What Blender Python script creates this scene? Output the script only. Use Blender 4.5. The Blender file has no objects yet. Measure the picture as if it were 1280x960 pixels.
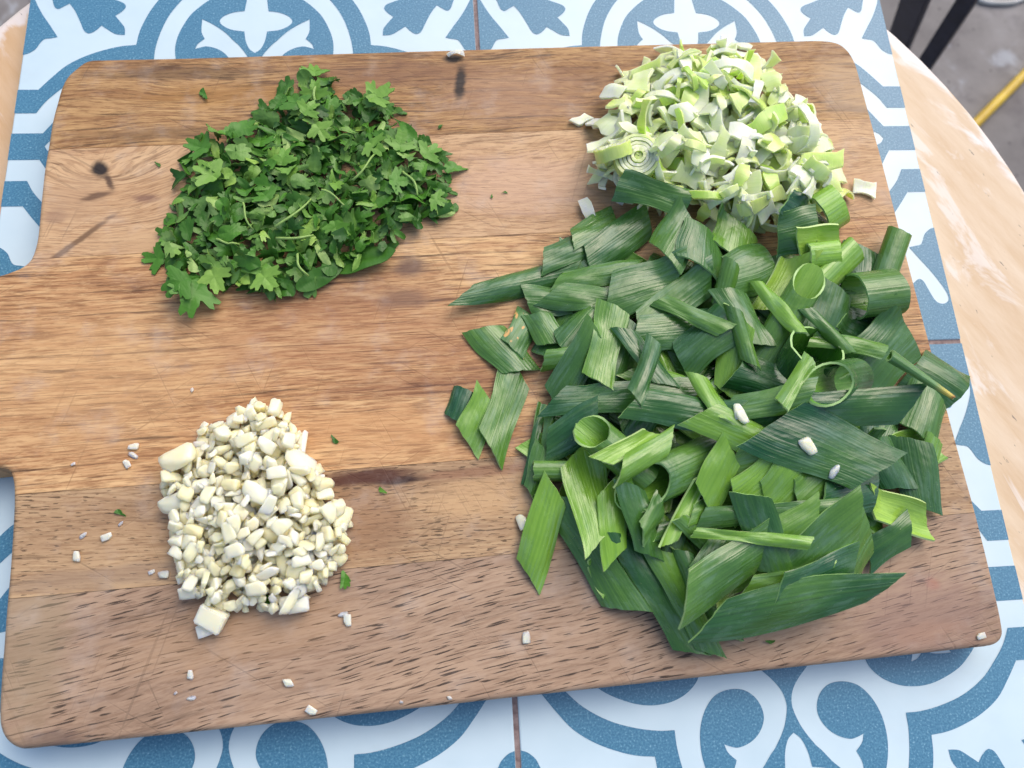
import bpy, bmesh, math, random
import numpy as np
from mathutils import Vector, Matrix, Euler

random.seed(7)
rng = np.random.default_rng(11)
PI = math.pi
scene = bpy.context.scene
col = scene.collection

# ------------------------------------------------------------------ camera
CAM = np.array([-0.02094, -0.10284, 0.30014])
ROT = (0.2980, -0.0715, -0.0599)
FPX = 982.0
cam_data = bpy.data.cameras.new('camera')
cam = bpy.data.objects.new('camera', cam_data)
col.objects.link(cam)
cam.location = CAM
cam.rotation_euler = ROT
cam_data.sensor_width = 36.0
cam_data.lens = FPX / 1280 * 36.0
cam_data.clip_start = 0.01
cam_data.clip_end = 100
cam_data.dof.use_dof = True
cam_data.dof.focus_distance = 0.30
cam_data.dof.aperture_fstop = 14
scene.camera = cam

# ------------------------------------------------------------------ daylight (open shade, soft)
SUN_EL, SUN_AZ = math.radians(52), math.radians(38)      # azimuth measured from +Y towards +X
world = bpy.data.worlds.new('World')
scene.world = world
world.use_nodes = True
wn = world.node_tree
bg = wn.nodes['Background']
sky = wn.nodes.new('ShaderNodeTexSky')
sky.sky_type = 'NISHITA'
sky.sun_disc = False
sky.sun_elevation = SUN_EL
sky.sun_rotation = SUN_AZ
sky.air_density = 1.0
sky.dust_density = 4.0
sky.ozone_density = 1.0
wn.links.new(sky.outputs[0], bg.inputs[0])
bg.inputs[1].default_value = 0.15
sun_data = bpy.data.lights.new('sun', 'SUN')
sun_data.energy = 1.0
sun_data.angle = math.radians(60)
sun_data.color = (1.0, 0.95, 0.86)
sun = bpy.data.objects.new('sun', sun_data)
col.objects.link(sun)
sd = Vector((math.sin(SUN_AZ) * math.cos(SUN_EL), math.cos(SUN_AZ) * math.cos(SUN_EL), math.sin(SUN_EL)))
sun.rotation_euler = (-sd).to_track_quat('-Z', 'Y').to_euler()
sun.location = sd * 3
vs = scene.view_settings
vs.view_transform = 'Standard'
vs.look = 'None'
vs.exposure = 0.40
vs.gamma = 1.0
vs.use_curve_mapping = False

CR = np.array(Euler(ROT, 'XYZ').to_matrix())
def at(px, py, z):
    """Point of the place at height z that the photograph shows at a given spot."""
    d = CR @ np.array([(px - 640) / FPX, -(py - 480) / FPX, -1.0])
    t = (z - CAM[2]) / d[2]
    return CAM + t * d

# ------------------------------------------------------------------ helpers
def tag(o, label=None, cat=None, group=None, kind=None):
    if label: o['label'] = label
    if cat: o['category'] = cat
    if group: o['group'] = group
    if kind: o['kind'] = kind
    return o

def empty(name, loc=(0, 0, 0)):
    o = bpy.data.objects.new(name, None)
    o.empty_display_size = 0.02
    o.location = loc
    col.objects.link(o)
    return o

def link(name, me, mats=(), parent=None, loc=None):
    o = bpy.data.objects.new(name, me)
    for m in mats:
        if m.name not in [x.name for x in me.materials if x]:
            me.materials.append(m)
    col.objects.link(o)
    if parent is not None: o.parent = parent
    if loc is not None: o.location = loc
    return o

def mesh(name, verts, faces, smooth=False, mat_idx=None, uv=None):
    me = bpy.data.meshes.new(name)
    me.from_pydata([tuple(map(float, v)) for v in verts], [], [tuple(map(int, f)) for f in faces])
    if smooth: me.polygons.foreach_set('use_smooth', [True] * len(me.polygons))
    if mat_idx is not None: me.polygons.foreach_set('material_index', [int(i) for i in mat_idx])
    if uv is not None:
        l = me.uv_layers.new(name='UVMap')
        vi = np.zeros(len(me.loops), dtype=np.int32); me.loops.foreach_get('vertex_index', vi)
        l.data.foreach_set('uv', np.asarray(uv, dtype=np.float32)[vi].ravel())
    me.update()
    if mat_idx is not None: me.set_sharp_from_angle(angle=math.radians(45))
    return me

def bm_mesh(name, bm, smooth=False):
    me = bpy.data.meshes.new(name)
    bm.to_mesh(me); bm.free()
    if smooth: me.polygons.foreach_set('use_smooth', [True] * len(me.polygons))
    return me

def catmull(pts, n=4, closed=False, corners=()):
    """Smooth polyline; indices in corners stay sharp."""
    P = [np.array(p, float) for p in pts]; N = len(P); out = []
    for i in range(N if closed else N - 1):
        a, b = P[i], P[(i + 1) % N]
        p0 = P[(i - 1) % N] if (closed or i > 0) else a
        p3 = P[(i + 2) % N] if (closed or i + 2 < N) else b
        if i in corners: p0 = a
        if (i + 1) % N in corners: p3 = b
        sg = np.linalg.norm(b - a)
        m0 = (b - p0) * (sg / max(sg + np.linalg.norm(a - p0), 1e-9)); m1 = (p3 - a) * (sg / max(sg + np.linalg.norm(p3 - b), 1e-9))
        for k in range(n):
            t = k / n; t2 = t * t; t3 = t2 * t
            out.append((2*t3-3*t2+1)*a + (t3-2*t2+t)*m0 + (-2*t3+3*t2)*b + (t3-t2)*m1)
    if not closed: out.append(P[-1])
    return np.array(out)

# node helpers -----------------------------------------------------------
class NT:
    def __init__(s, name):
        s.m = bpy.data.materials.new(name); s.m.use_nodes = True
        s.t = s.m.node_tree; s.n = s.t.nodes; s.b = s.n['Principled BSDF']
    def set(s, inp, v):
        if isinstance(v, bpy.types.NodeSocket): s.t.links.new(v, inp)
        elif isinstance(v, (tuple, list)):
            inp.default_value = tuple(v) + ((1.0,) if len(v) == 3 and inp.type == 'RGBA' else ())
        else: inp.default_value = v
    def P(s, **k):
        for a, v in k.items(): s.set(s.b.inputs[a.replace('_', ' ')], v)
    def coord(s, which='Object'): return s.n.new('ShaderNodeTexCoord').outputs[which]
    def math(s, op, a, b=None, c=None, clamp=False):
        n = s.n.new('ShaderNodeMath'); n.operation = op; n.use_clamp = clamp
        for i, v in enumerate((a, b, c)):
            if v is not None: s.set(n.inputs[i], v)
        return n.outputs[0]
    def sep(s, v):
        n = s.n.new('ShaderNodeSeparateXYZ'); s.set(n.inputs[0], v); return n.outputs
    def comb(s, x, y, z=0.0):
        n = s.n.new('ShaderNodeCombineXYZ')
        for i, v in enumerate((x, y, z)): s.set(n.inputs[i], v)
        return n.outputs[0]
    def map(s, v, scale=(1, 1, 1), rot=(0, 0, 0), loc=(0, 0, 0)):
        n = s.n.new('ShaderNodeMapping'); s.set(n.inputs[0], v)
        n.inputs['Scale'].default_value = scale; n.inputs['Rotation'].default_value = rot; n.inputs['Location'].default_value = loc
        return n.outputs[0]
    def noise(s, v, scale=1.0, detail=3.0, rough=0.5, dist=0.0):
        n = s.n.new('ShaderNodeTexNoise'); s.set(n.inputs['Vector'], v)
        n.inputs['Scale'].default_value = scale; n.inputs['Detail'].default_value = detail
        n.inputs['Roughness'].default_value = rough; n.inputs['Distortion'].default_value = dist
        return n.outputs['Fac']
    def voro(s, v, scale=1.0, feature='F1', out='Distance'):
        n = s.n.new('ShaderNodeTexVoronoi'); s.set(n.inputs['Vector'], v); n.feature = feature
        n.inputs['Scale'].default_value = scale
        return n.outputs[out]
    def step(s, v, a, b, to0=0.0, to1=1.0):
        n = s.n.new('ShaderNodeMapRange'); n.interpolation_type = 'SMOOTHSTEP'
        s.set(n.inputs[0], v)
        for i, x in enumerate((a, b, to0, to1)): s.set(n.inputs[i + 1], x)
        return n.outputs[0]
    def ramp(s, v, stops):
        n = s.n.new('ShaderNodeValToRGB'); s.set(n.inputs[0], v); e = n.color_ramp.elements
        while len(e) < len(stops): e.new(0.5)
        for el, (p, c) in zip(e, stops): el.position = p; el.color = tuple(c) + (1.0,)
        return n.outputs[0]
    def mix(s, f, a, b, mode='MIX'):
        n = s.n.new('ShaderNodeMix'); n.data_type = 'RGBA'; n.blend_type = mode
        s.set(n.inputs[0], f); s.set(n.inputs[6], a); s.set(n.inputs[7], b)
        return n.outputs[2]
    def attr(s, name):
        n = s.n.new('ShaderNodeAttribute'); n.attribute_type = 'OBJECT'; n.attribute_name = name
        return n.outputs['Fac']
    def rand(s): return s.n.new('ShaderNodeObjectInfo').outputs['Random']
    def bump(s, h, strength=0.3, dist=0.001):
        n = s.n.new('ShaderNodeBump'); n.inputs['Strength'].default_value = strength; n.inputs['Distance'].default_value = dist
        s.set(n.inputs['Height'], h); s.set(s.b.inputs['Normal'], n.outputs[0])
        return n

def lin(r, g, b):
    f = lambda c: (c / 255 / 12.92) if c / 255 <= 0.04045 else ((c / 255 + 0.055) / 1.055) ** 2.4
    return (f(r), f(g), f(b))

# ------------------------------------------------------------------ ground
def concrete():
    n = NT('concrete'); c = n.coord()
    a = n.noise(c, 3.0, 6, 0.6); b = n.noise(c, 22.0, 5, 0.65); k = n.noise(n.map(c, loc=(3, 1, 0)), 9.0, 4, 0.6, 1.2)
    base = n.ramp(a, [(0.3, lin(104, 100, 98)), (0.5, lin(132, 128, 126)), (0.7, lin(162, 160, 160))])
    base = n.mix(n.step(b, 0.45, 0.75, 0, 0.5), base, lin(80, 74, 78))
    base = n.mix(n.step(k, 0.58, 0.72, 0, 0.55), base, lin(176, 182, 190))
    sp = n.voro(c, 34)
    base = n.mix(n.step(sp, 0.12, 0.05, 0, 0.6), base, lin(62, 58, 60))
    n.P(Base_Color=base, Roughness=0.85); n.bump(b, 0.4, 0.004)
    return n.m
FLOOR_Z = -0.735
bm = bmesh.new()
bmesh.ops.create_grid(bm, x_segments=2, y_segments=2, size=6)
tag(link('ground', bm_mesh('ground', bm), [concrete()], loc=(0, 0, FLOOR_Z)), kind='structure')

# ------------------------------------------------------------------ round table
def table_wood():
    n = NT('worn_painted_wood'); c = n.coord()
    r = n.map(c, rot=(0, 0, math.radians(58)))
    g = n.noise(n.map(r, scale=(26, 120, 1)), 1.0, 5, 0.6)
    big = n.noise(c, 7.0, 3, 0.55)
    wood = n.ramp(n.math('ADD', n.math('MULTIPLY', g, 0.55), n.math('MULTIPLY', big, 0.45)),
                  [(0.33, lin(196, 164, 126)), (0.46, lin(206, 180, 148)), (0.58, lin(214, 192, 164)), (0.72, lin(220, 204, 184))])
    p1 = n.noise(n.map(r, scale=(22, 60, 1), loc=(1.7, 0.4, 0)), 1.0, 6, 0.62, 0.6)
    x, y, z = n.sep(c)
    side = n.step(x, -0.15, 0.2, 0.10, 0.02)                     # more paint left on one side of the table
    paint = n.step(n.math('SUBTRACT', p1, side), 0.50, 0.60)
    wood = n.mix(n.math('MULTIPLY', paint, 0.6), wood, lin(226, 220, 214))
    wood = n.mix(n.step(x, -0.16, -0.24, 0, 0.55), wood, lin(206, 152, 90))
    # bare scuffed rim
    rad = n.math('SQRT', n.math('ADD', n.math('MULTIPLY', n.math('ADD', x, 0.0), x), n.math('MULTIPLY', y, y)))
    rim = n.step(n.math('ADD', rad, n.math('MULTIPLY', n.math('SUBTRACT', p1, 0.5), 0.035)), 0.2640, 0.2690)
    wood = n.mix(n.math('MULTIPLY', rim, 0.75), wood, lin(228, 222, 220))
    spk = n.noise(n.map(r, scale=(110, 420, 1), loc=(0.3, 5.2, 0)), 1.0, 3, 0.6)
    wood = n.mix(n.step(spk, 0.695, 0.735, 0, 0.75), wood, lin(86, 80, 82))
    n.P(Base_Color=wood, Roughness=0.55); n.bump(n.math('ADD', p1, n.math('MULTIPLY', g, 0.5)), 0.25, 0.0012)
    return n.m
TBL = (-0.0052, -0.0003, 0.0); TR = 0.2716
def lathe(profile, n=96):
    V, F = [], []
    for r, z in profile:
        for k in range(n):
            a = 2 * PI * k / n; V.append((r * math.cos(a), r * math.sin(a), z))
    for i in range(len(profile) - 1):
        for k in range(n):
            F.append((i*n+k, i*n+(k+1) % n, (i+1)*n+(k+1) % n, (i+1)*n+k))
    F.append(tuple(range(n))[::-1]); F.append(tuple((len(profile)-1)*n + k for k in range(n)))
    return V, F
iron = NT('dark_painted_steel')
ic = iron.noise(iron.coord(), 60, 4, 0.6)
iron.P(Base_Color=iron.ramp(ic, [(0.3, lin(24, 28, 44)), (0.7, lin(44, 50, 70))]), Roughness=0.5, Metallic=0.2)
IRON = iron.m
tbl = empty('round_table', (TBL[0], TBL[1], FLOOR_Z))
tag(tbl, 'round wooden table with worn white paint under the patterned tiles', 'table')
TZ = -0.0082
V, F = lathe([(TR-0.004, TZ-0.022-FLOOR_Z), (TR, TZ-0.018-FLOOR_Z), (TR, TZ-0.003-FLOOR_Z), (TR-0.001, TZ-0.001-FLOOR_Z), (TR-0.003, TZ-FLOOR_Z)])
link('table_top', mesh('table_top', V, F), [table_wood()], tbl)
H0 = -FLOOR_Z + TZ - 0.0225
V, F = lathe([(0.16, 0.0), (0.16, 0.012), (0.05, 0.03), (0.025, 0.05), (0.022, H0-0.06), (0.03, H0-0.03), (0.10, H0)], 32)
link('pedestal', mesh('pedestal', V, F, True), [IRON], tbl)

# ------------------------------------------------------------------ patterned tiles
U = 0.2
def glaze_white():
    n = NT('white_glaze'); c = n.coord()
    a = n.noise(c, 40, 3, 0.5); s = n.noise(c, 900, 1, 0.5); sp = n.voro(c, 55)
    base = n.ramp(a, [(0.3, lin(190, 212, 222)), (0.7, lin(200, 220, 229))])
    base = n.mix(n.step(sp, 0.035, 0.015, 0, 0.5), base, lin(120, 112, 108))
    sm = n.noise(n.map(c, scale=(14, 34, 1), rot=(0, 0, .5)), 1.0, 5, .65)
    base = n.mix(n.step(sm, .52, .75, 0, .16), base, lin(168, 172, 170))
    n.P(Base_Color=base, Roughness=0.32, Specular_IOR_Level=0.45); n.bump(n.noise(c, 160, 2, 0.5), 0.06, 0.0006)
    return n.m
def glaze_blue():
    n = NT('blue_speckled_glaze'); c = n.coord()
    s = n.noise(c, 1300, 2, 0.6); a = n.noise(c, 60, 3, 0.5)
    base = n.ramp(s, [(0.34, lin(58, 112, 142)), (0.50, lin(70, 124, 154)), (0.62, lin(86, 138, 166)), (0.74, lin(138, 180, 200))])
    base = n.mix(n.step(a, 0.4, 0.7, 0, 0.15), base, lin(54, 110, 146))
    n.P(Base_Color=base, Roughness=0.36, Specular_IOR_Level=0.45); n.bump(n.noise(c, 700, 2, 0.5), 0.05, 0.0004)
    return n.m
GW, GB = glaze_white(), glaze_blue()
grout_nt = NT('brown_grout'); gc = grout_nt.noise(grout_nt.coord(), 400, 4, 0.6)
grout_nt.P(Base_Color=grout_nt.ramp(gc, [(0.3, lin(112, 92, 90)), (0.7, lin(160, 142, 138))]), Roughness=0.9)

E5 = 0.4945
ring = ([(0.141, E5), (0.141, .452), (.173, .427), (.204, .399), (.229, .36), (.246, .318), (.254, .288), (.2575, .2575)], [1],
        [(.217, .217), (.216, .247), (.208, .29), (.193, .335), (.168, .378), (.14, .408), (.11, .434), (.082, .45), (.082, E5)], [7])
heart = [(.032, E5), (.032, .431), (.053, .417), (.072, .405), (.103, .383), (.124, .364), (.147, .336), (.166, .293), (.173, .26), (.172, .228),
         (.166, .205), (.155, .184), (.138, .166), (.12, .158), (.1, .1555), (.08, .159), (.063, .171), (.053, .188), (.0505, .206), (.056, .222),
         (.068, .237), (.085, .248), (.105, .2535), (.118, .251), (.130, .2465), (.125, .26), (.111, .274), (.118, .29), (.1195, .304), (.119, .3275),
         (.093, .312), (.066, .290), (.047, .268), (.037, .258), (.018, .23), (.008, .205), (.005, .187), (.010, .166), (.023, .147), (.041, .129),
         (.060, .110), (.085, .085)]
heart_c = [1, 24, 26, 29]
petal = [(0, .236), (.012, .2465), (.021, .268), (.025, .294), (.054, .299), (.074, .311), (.0805, .3225), (.073, .335), (.052, .346), (.0265, .3505),
         (.0225, .382), (.019, .400), (.0115, .416), (0, .424)]
petal_c = [3, 9]
corner = [(.231, E5), (.235, .483), (.247, .469), (.263, .461), (.272, .454), (.275, .44), (.278, .4265), (.308, .445), (.339, .465), (.37, .481),
          (.391, .489), (.406, .488), (.414, .475), (.408, .46), (.382, .449), (.36, .4415), (.354, .433), (.362, .42), (.369, .410), (.35, .397),
          (.318, .382), (.294, .371), (.288, .36), (.296, .347), (.309, .336), (.297, .32), (.286, .303), (.284, .284)]
corner_c = [6, 18, 24]
poly = []
r1 = catmull(ring[0], 4, corners=ring[1]); r2 = catmull(ring[2], 4, corners=ring[3])
poly.append(np.vstack([r1, r2]))
hb = catmull(heart, 4, corners=heart_c); pb = catmull(petal, 4, corners=petal_c)
poly.append(np.vstack([[(0, E5)], hb, [(0, 0)], pb]))
poly.append(np.vstack([catmull(corner, 4, corners=corner_c), [(E5, E5)]]))
def motif_mesh():
    bm = bmesh.new()
    for P in poly:
        for sx in (1, -1):
            for q in range(4):
                a = q * PI / 2; c_, s_ = math.cos(a), math.sin(a)
                vs_ = [bm.verts.new(((sx*x*c_ - y*s_) * U, (sx*x*s_ + y*c_) * U, 0)) for x, y in P]
                bm.faces.new(vs_ if sx < 0 else vs_[::-1])
    bm.normal_update()
    bmesh.ops.triangulate(bm, faces=bm.faces[:], ngon_method='EAR_CLIP')
    bmesh.ops.recalc_face_normals(bm, faces=bm.faces[:])
    for f in bm.faces:
        if f.normal.z < 0: f.normal_flip()
    return bm_mesh('glaze_motif', bm)
def tile_mesh():
    bm = bmesh.new()
    h = 0.4952 * U; b = 0.0006
    prof = [(h, -0.008), (h, -b), (h - b*0.3, -b*0.3), (h - b, 0)]
    rings = [[bm.verts.new((sx*r, sy*r, z)) for sx, sy in ((-1, -1), (1, -1), (1, 1), (-1, 1))] for r, z in prof]
    for i in range(3):
        for k in range(4):
            bm.faces.new((rings[i][k], rings[i][(k+1) % 4], rings[i+1][(k+1) % 4], rings[i+1][k]))
    bm.faces.new(rings[3]); bm.faces.new(rings[0][::-1])
    return bm_mesh('tile', bm)
panel = empty('tile_panel', (0, 0, TZ + 0.0002))
tag(panel, 'four blue and white patterned ceramic tiles laid in a square under the board', 'tiles')
TM, MM = tile_mesh(), motif_mesh()
for i in (-1, 1):
    for j in (-1, 1):
        t = link('tile', TM, [GW], panel, (i*U/2, j*U/2, -panel.location.z))
        link('glaze_motif', MM, [GB], t, (0, 0, 0.00012))
bm = bmesh.new()
w = 0.0024
for (x0, x1, y0, y1) in ((-w/2, w/2, -U*.995, U*.995), (-U*.995, -w/2, -w/2, w/2), (w/2, U*.995, -w/2, w/2)):
    v = [bm.verts.new((x, y, z)) for z in (0.0, 0.0074) for x, y in ((x0, y0), (x1, y0), (x1, y1), (x0, y1))]
    for f in ((3, 2, 1, 0), (4, 5, 6, 7), (0, 1, 5, 4), (1, 2, 6, 5), (2, 3, 7, 6), (3, 0, 4, 7)): bm.faces.new([v[k] for k in f])
link('grout', bm_mesh('grout', bm), [grout_nt.m], panel)

# ------------------------------------------------------------------ cutting board
BT = 0.016                     # thickness, top of the board
def wood(name, light, mid, dark, ang=0.0, streak=1.0, pores=0.6, pore_len=1.0, fig=0.5, seed=0.0, blobs=(), knot=None, contrast=1.0):
    n = NT(name); c = n.map(n.coord(), rot=(0, 0, -0.0335 + ang), loc=(seed, seed * 0.37, 0))
    c0 = n.coord()
    x, y, z = n.sep(c); ox, oy, oz = n.sep(c0)
    warp = n.math('MULTIPLY', n.math('SUBTRACT', n.noise(n.map(c, scale=(9, 28, 1)), 1.0, 2, 0.5), 0.5), 0.020 * fig)
    if knot:
        kx, ky, kr, ka = knot
        dx = n.math('DIVIDE', n.math('SUBTRACT', ox, kx), kr * 1.6); dy = n.math('DIVIDE', n.math('SUBTRACT', oy, ky), kr)
        d2 = n.math('ADD', n.math('MULTIPLY', dx, dx), n.math('MULTIPLY', dy, dy))
        warp = n.math('ADD', warp, n.math('MULTIPLY', n.math('EXPONENT', n.math('MULTIPLY', d2, -1.0)), ka))
    yw = n.math('ADD', y, warp)
    v = n.comb(x, yw, z)
    broad = n.noise(n.map(v, scale=(5, 70, 1)), 1.0, 4, 0.55)
    fine = n.noise(n.map(v, scale=(48, 460, 1), loc=(2, 3, 0)), 1.0, 5, 0.6)
    cloud = n.noise(n.map(c, scale=(14, 30, 1), loc=(5, 1, 0)), 1.0, 4, 0.6)
    f = n.math('ADD', n.math('ADD', n.math('MULTIPLY', broad, 0.42), n.math('MULTIPLY', fine, 0.34 * streak)), n.math('MULTIPLY', cloud, 0.24))
    tot = 0.42 + 0.34 * streak + 0.24
    f = n.math('MULTIPLY_ADD', n.math('SUBTRACT', n.math('DIVIDE', f, tot), 0.5), 2.0 * contrast, 0.5, clamp=True)
    base = n.ramp(f, [(0.05, dark), (0.40, mid), (0.78, light)])
    # dark thin growth streaks
    st = n.noise(n.map(v, scale=(20, 560, 1), loc=(7, 2, 0)), 1.0, 3, 0.55)
    base = n.mix(n.step(st, 0.57, 0.68, 0, 0.6 * streak), base, tuple(k * 0.42 for k in dark))
    hf = n.noise(n.map(v, scale=(95, 1150, 1), loc=(4, 6, 0)), 1.0, 3, 0.65)
    base = n.mix(n.step(hf, 0.46, 0.60, 0, 0.72 * min(1.2, streak + .2)), base, n.mix(1.0, base, (0.58, 0.50, 0.45), 'MULTIPLY'))
    st2 = n.noise(n.map(v, scale=(3.5, 260, 1), loc=(9, 1, 0)), 1.0, 4, 0.6)
    base = n.mix(n.step(st2, 0.52, 0.68, 0, 0.5 * streak), base, n.mix(1.0, base, (0.62, 0.50, 0.44), 'MULTIPLY'))
    fleck = n.noise(n.map(v, scale=(140, 760, 1), loc=(2, 8, 0)), 1.0, 5, 0.7)
    base = n.mix(n.step(fleck, 0.50, 0.66, 0, 0.42), base, light)
    # pores: short dark dashes
    pv = n.map(v, scale=(165 / pore_len, 1550, 1), loc=(1, 9, 0))
    po = n.noise(pv, 1.0, 1.5, 0.5)
    dens = n.noise(n.map(c, scale=(16, 24, 1), loc=(8, 8, 0)), 1.0, 2, 0.5)
    pm = n.step(n.math('ADD', po, n.math('MULTIPLY', n.math('SUBTRACT', dens, 0.5), 0.20)), 0.60, 0.66)
    base = n.mix(n.math('MULTIPLY', pm, pores), base, tuple(k * 0.38 for k in dark))
    # knife cuts: fine pale and dark scratches across the grain
    cut = None
    for ra, sd_ in ((1.1, 2.0), (0.55, 6.0), (-0.6, 3.3), (-1.25, 9.1)):
        q = n.noise(n.map(c0, scale=(1, 1, 1), rot=(0, 0, ra), loc=(sd_, 0, 0)), 1.0, 0)
        qq = n.noise(n.map(n.map(c0, rot=(0, 0, ra), loc=(sd_, sd_ * 0.3, 0)), scale=(14, 800, 1)), 1.0, 0.5, 0.4)
        gate = n.noise(n.map(c0, scale=(30, 30, 1), loc=(sd_ * 2, 0, 0)), 1.0, 1, 0.5)
        mk = n.math('MULTIPLY', n.step(qq, 0.69, 0.75), n.step(gate, 0.5, 0.62))
        cut = mk if cut is None else n.math('MAXIMUM', cut, mk)
    base = n.mix(n.math('MULTIPLY', cut, 0.45), base, tuple(k * .55 for k in mid))
    # individual stains, knots and discoloured patches of this plank
    for (bx, by, a, b, rot, colr, amt) in reversed(blobs):
        cc, ss = math.cos(rot), math.sin(rot)
        px_ = n.math('SUBTRACT', ox, bx); py_ = n.math('SUBTRACT', oy, by)
        u_ = n.math('DIVIDE', n.math('ADD', n.math('MULTIPLY', px_, cc), n.math('MULTIPLY', py_, ss)), a)
        w_ = n.math('DIVIDE', n.math('SUBTRACT', n.math('MULTIPLY', py_, cc), n.math('MULTIPLY', px_, ss)), b)
        d = n.math('SQRT', n.math('ADD', n.math('MULTIPLY', u_, u_), n.math('MULTIPLY', w_, w_)))
        nz = n.noise(n.map(v, scale=(70, 260, 1), loc=(bx * 50, 0, 0)), 1.0, 4, 0.65)
        d = n.math('ADD', d, n.math('MULTIPLY', n.math('SUBTRACT', nz, 0.5), 1.3))
        base = n.mix(n.step(d, 1.1, 0.35, 0, amt), base, colr)
    dust = n.noise(c0, 60, 5, 0.6)
    base = n.mix(n.step(dust, 0.50, 0.75, 0, 0.22), base, lin(196, 186, 178))
    n.P(Base_Color=base, Roughness=n.step(fine, 0.3, 0.7, 0.5, 0.66), Specular_IOR_Level=0.35)
    h = n.math('SUBTRACT', n.math('MULTIPLY', fine, 0.6), n.math('ADD', pm, n.math('MULTIPLY', cut, 0.5)))
    n.bump(h, 0.35, 0.0004)
    return n.m
def B(px, py): return tuple(at(px, py, BT)[:2])
SM = 0.00031
def blob(px, py, a, b, rot, c_, amt):
    x_, y_ = B(px, py); return (x_, y_, a * SM, b * SM, rot, c_, amt)
DK = lin(66, 46, 34); BL = lin(30, 24, 24); RD = lin(92, 54, 36)
planks = [
    # y at x=0 upper, lower, material
    (0.20, 0.0934, wood('plank_wood_streaked', lin(194, 156, 106), lin(158, 118, 76), lin(84, 58, 40), streak=1.25, pores=0.45, pore_len=1.6, fig=0.8, seed=0.31, contrast=1.25,
        blobs=[blob(575, 104, 10, 40, -0.12, BL, 0.95), blob(566, 74, 17, 10, 0, BL, 0.95), blob(480, 92, 190, 26, 0.03, lin(118, 82, 62), 0.55), blob(230, 92, 150, 14, 0, DK, 0.55),
               blob(640, 120, 120, 60, 0, lin(168, 132, 106), 0.5), blob(720, 95, 60, 22, 0.1, lin(120, 80, 52), 0.5), blob(240, 165, 180, 12, 0.05, lin(118, 92, 62), 0.5),
               blob(1060, 110, 60, 70, 0, lin(186, 158, 126), 0.6), blob(1060, 135, 50, 9, -0.1, lin(98, 74, 64), 0.7), blob(300, 120, 160, 22, 0.02, lin(172, 126, 66), 0.45)])),
    (0.0934, 0.0457, wood('plank_wood_pale', lin(212, 178, 138), lin(192, 154, 114), lin(146, 106, 76), streak=0.7, pores=0.35, pore_len=1.2, fig=1.1, seed=1.77, knot=(*B(128, 230), 0.020, 0.014),
        blobs=[blob(126, 212, 13, 15, 0.5, BL, 0.98), blob(137, 228, 6, 14, 0.45, lin(64, 44, 36), 0.85), blob(120, 246, 26, 6, 0.3, lin(78, 52, 38), 0.75), blob(100, 300, 70, 5, 0.72, lin(112, 84, 60), 0.9),
               blob(180, 248, 22, 8, 0, lin(104, 70, 66), 0.6), blob(90, 250, 50, 42, 0.3, lin(176, 142, 110), 0.5), blob(70, 270, 18, 14, 0, lin(134, 102, 84), 0.6),
               blob(205, 300, 110, 24, 0.1, lin(196, 160, 120), 0.6), blob(660, 230, 150, 60, 0, lin(202, 166, 140), 0.5), blob(1085, 235, 55, 40, 0, lin(196, 158, 124), 0.6)])),
    (0.0457, -0.0448, wood('plank_wood_warm', lin(222, 184, 134), lin(184, 138, 94), lin(98, 58, 40), streak=1.3, pores=0.4, pore_len=2.6, fig=0.25, seed=3.1, contrast=1.15,
        blobs=[blob(515, 333, 28, 20, 0.2, lin(88, 66, 62), 0.75), blob(505, 375, 40, 18, 0.1, lin(112, 84, 70), 0.6), blob(450, 420, 260, 70, 0.03, lin(158, 108, 74), 0.4), blob(360, 345, 260, 10, 0.03, RD, 0.35),
               blob(130, 470, 190, 110, 0, lin(206, 164, 116), 0.4), blob(540, 480, 150, 18, 0.03, lin(122, 76, 54), 0.35), blob(430, 370, 140, 30, 0.04, lin(120, 80, 58), 0.35),
               blob(480, 540, 120, 40, 0.02, lin(200, 150, 100), 0.45), blob(1130, 320, 60, 60, 0, lin(196, 166, 134), 0.6)])),
    (-0.0448, -0.0799, wood('plank_wood_porous', lin(196, 165, 126), lin(170, 138, 104), lin(116, 90, 66), ang=0.03, streak=0.6, pores=0.8, pore_len=0.75, fig=0.5, seed=4.6,
        blobs=[blob(455, 597, 75, 12, 0.06, lin(78, 42, 30), 0.95), blob(500, 600, 40, 7, 0.05, lin(44, 24, 22), 0.95), blob(600, 590, 120, 8, 0.06, lin(120, 74, 56), 0.5), blob(460, 650, 60, 50, 0, lin(140, 104, 76), 0.55),
               blob(600, 620, 90, 34, 0.06, lin(198, 160, 116), 0.6), blob(150, 720, 200, 16, 0.05, lin(146, 124, 104), 0.5)])),
    (-0.0799, -0.20, wood('plank_wood_grey', lin(180, 152, 126), lin(158, 131, 108), lin(114, 92, 76), ang=-0.14, streak=0.45, pores=1.0, pore_len=1.7, fig=0.6, seed=6.2,
        blobs=[blob(1150, 770, 120, 60, 0.1, lin(136, 108, 100), 0.5), blob(40, 800, 50, 120, 0, lin(150, 132, 104), 0.5), blob(60, 925, 40, 12, 0, lin(96, 78, 72), 0.6), blob(300, 790, 160, 40, 0.1, lin(166, 132, 98), 0.4),
               blob(1160, 790, 60, 14, 0.1, lin(176, 136, 104), 0.5), blob(1165, 730, 12, 9, 0, lin(170, 112, 92), 0.6)])),
]
left_top = [(-0.1216, .1319), (-0.1570, .1310), (-0.1636, .1304), (-0.1681, .1263), (-0.1713, .1219), (-0.173, .1158), (-0.1737, .1102), (-0.1747, .1015), (-0.175, .0903), (-0.1754, .0794), (-0.1752, .066),
            (-0.1748, .053), (-0.1749, .0465), (-0.1762, .0400), (-0.1789, .0369), (-0.1828, .035), (-0.1863, .0337)]
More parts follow.
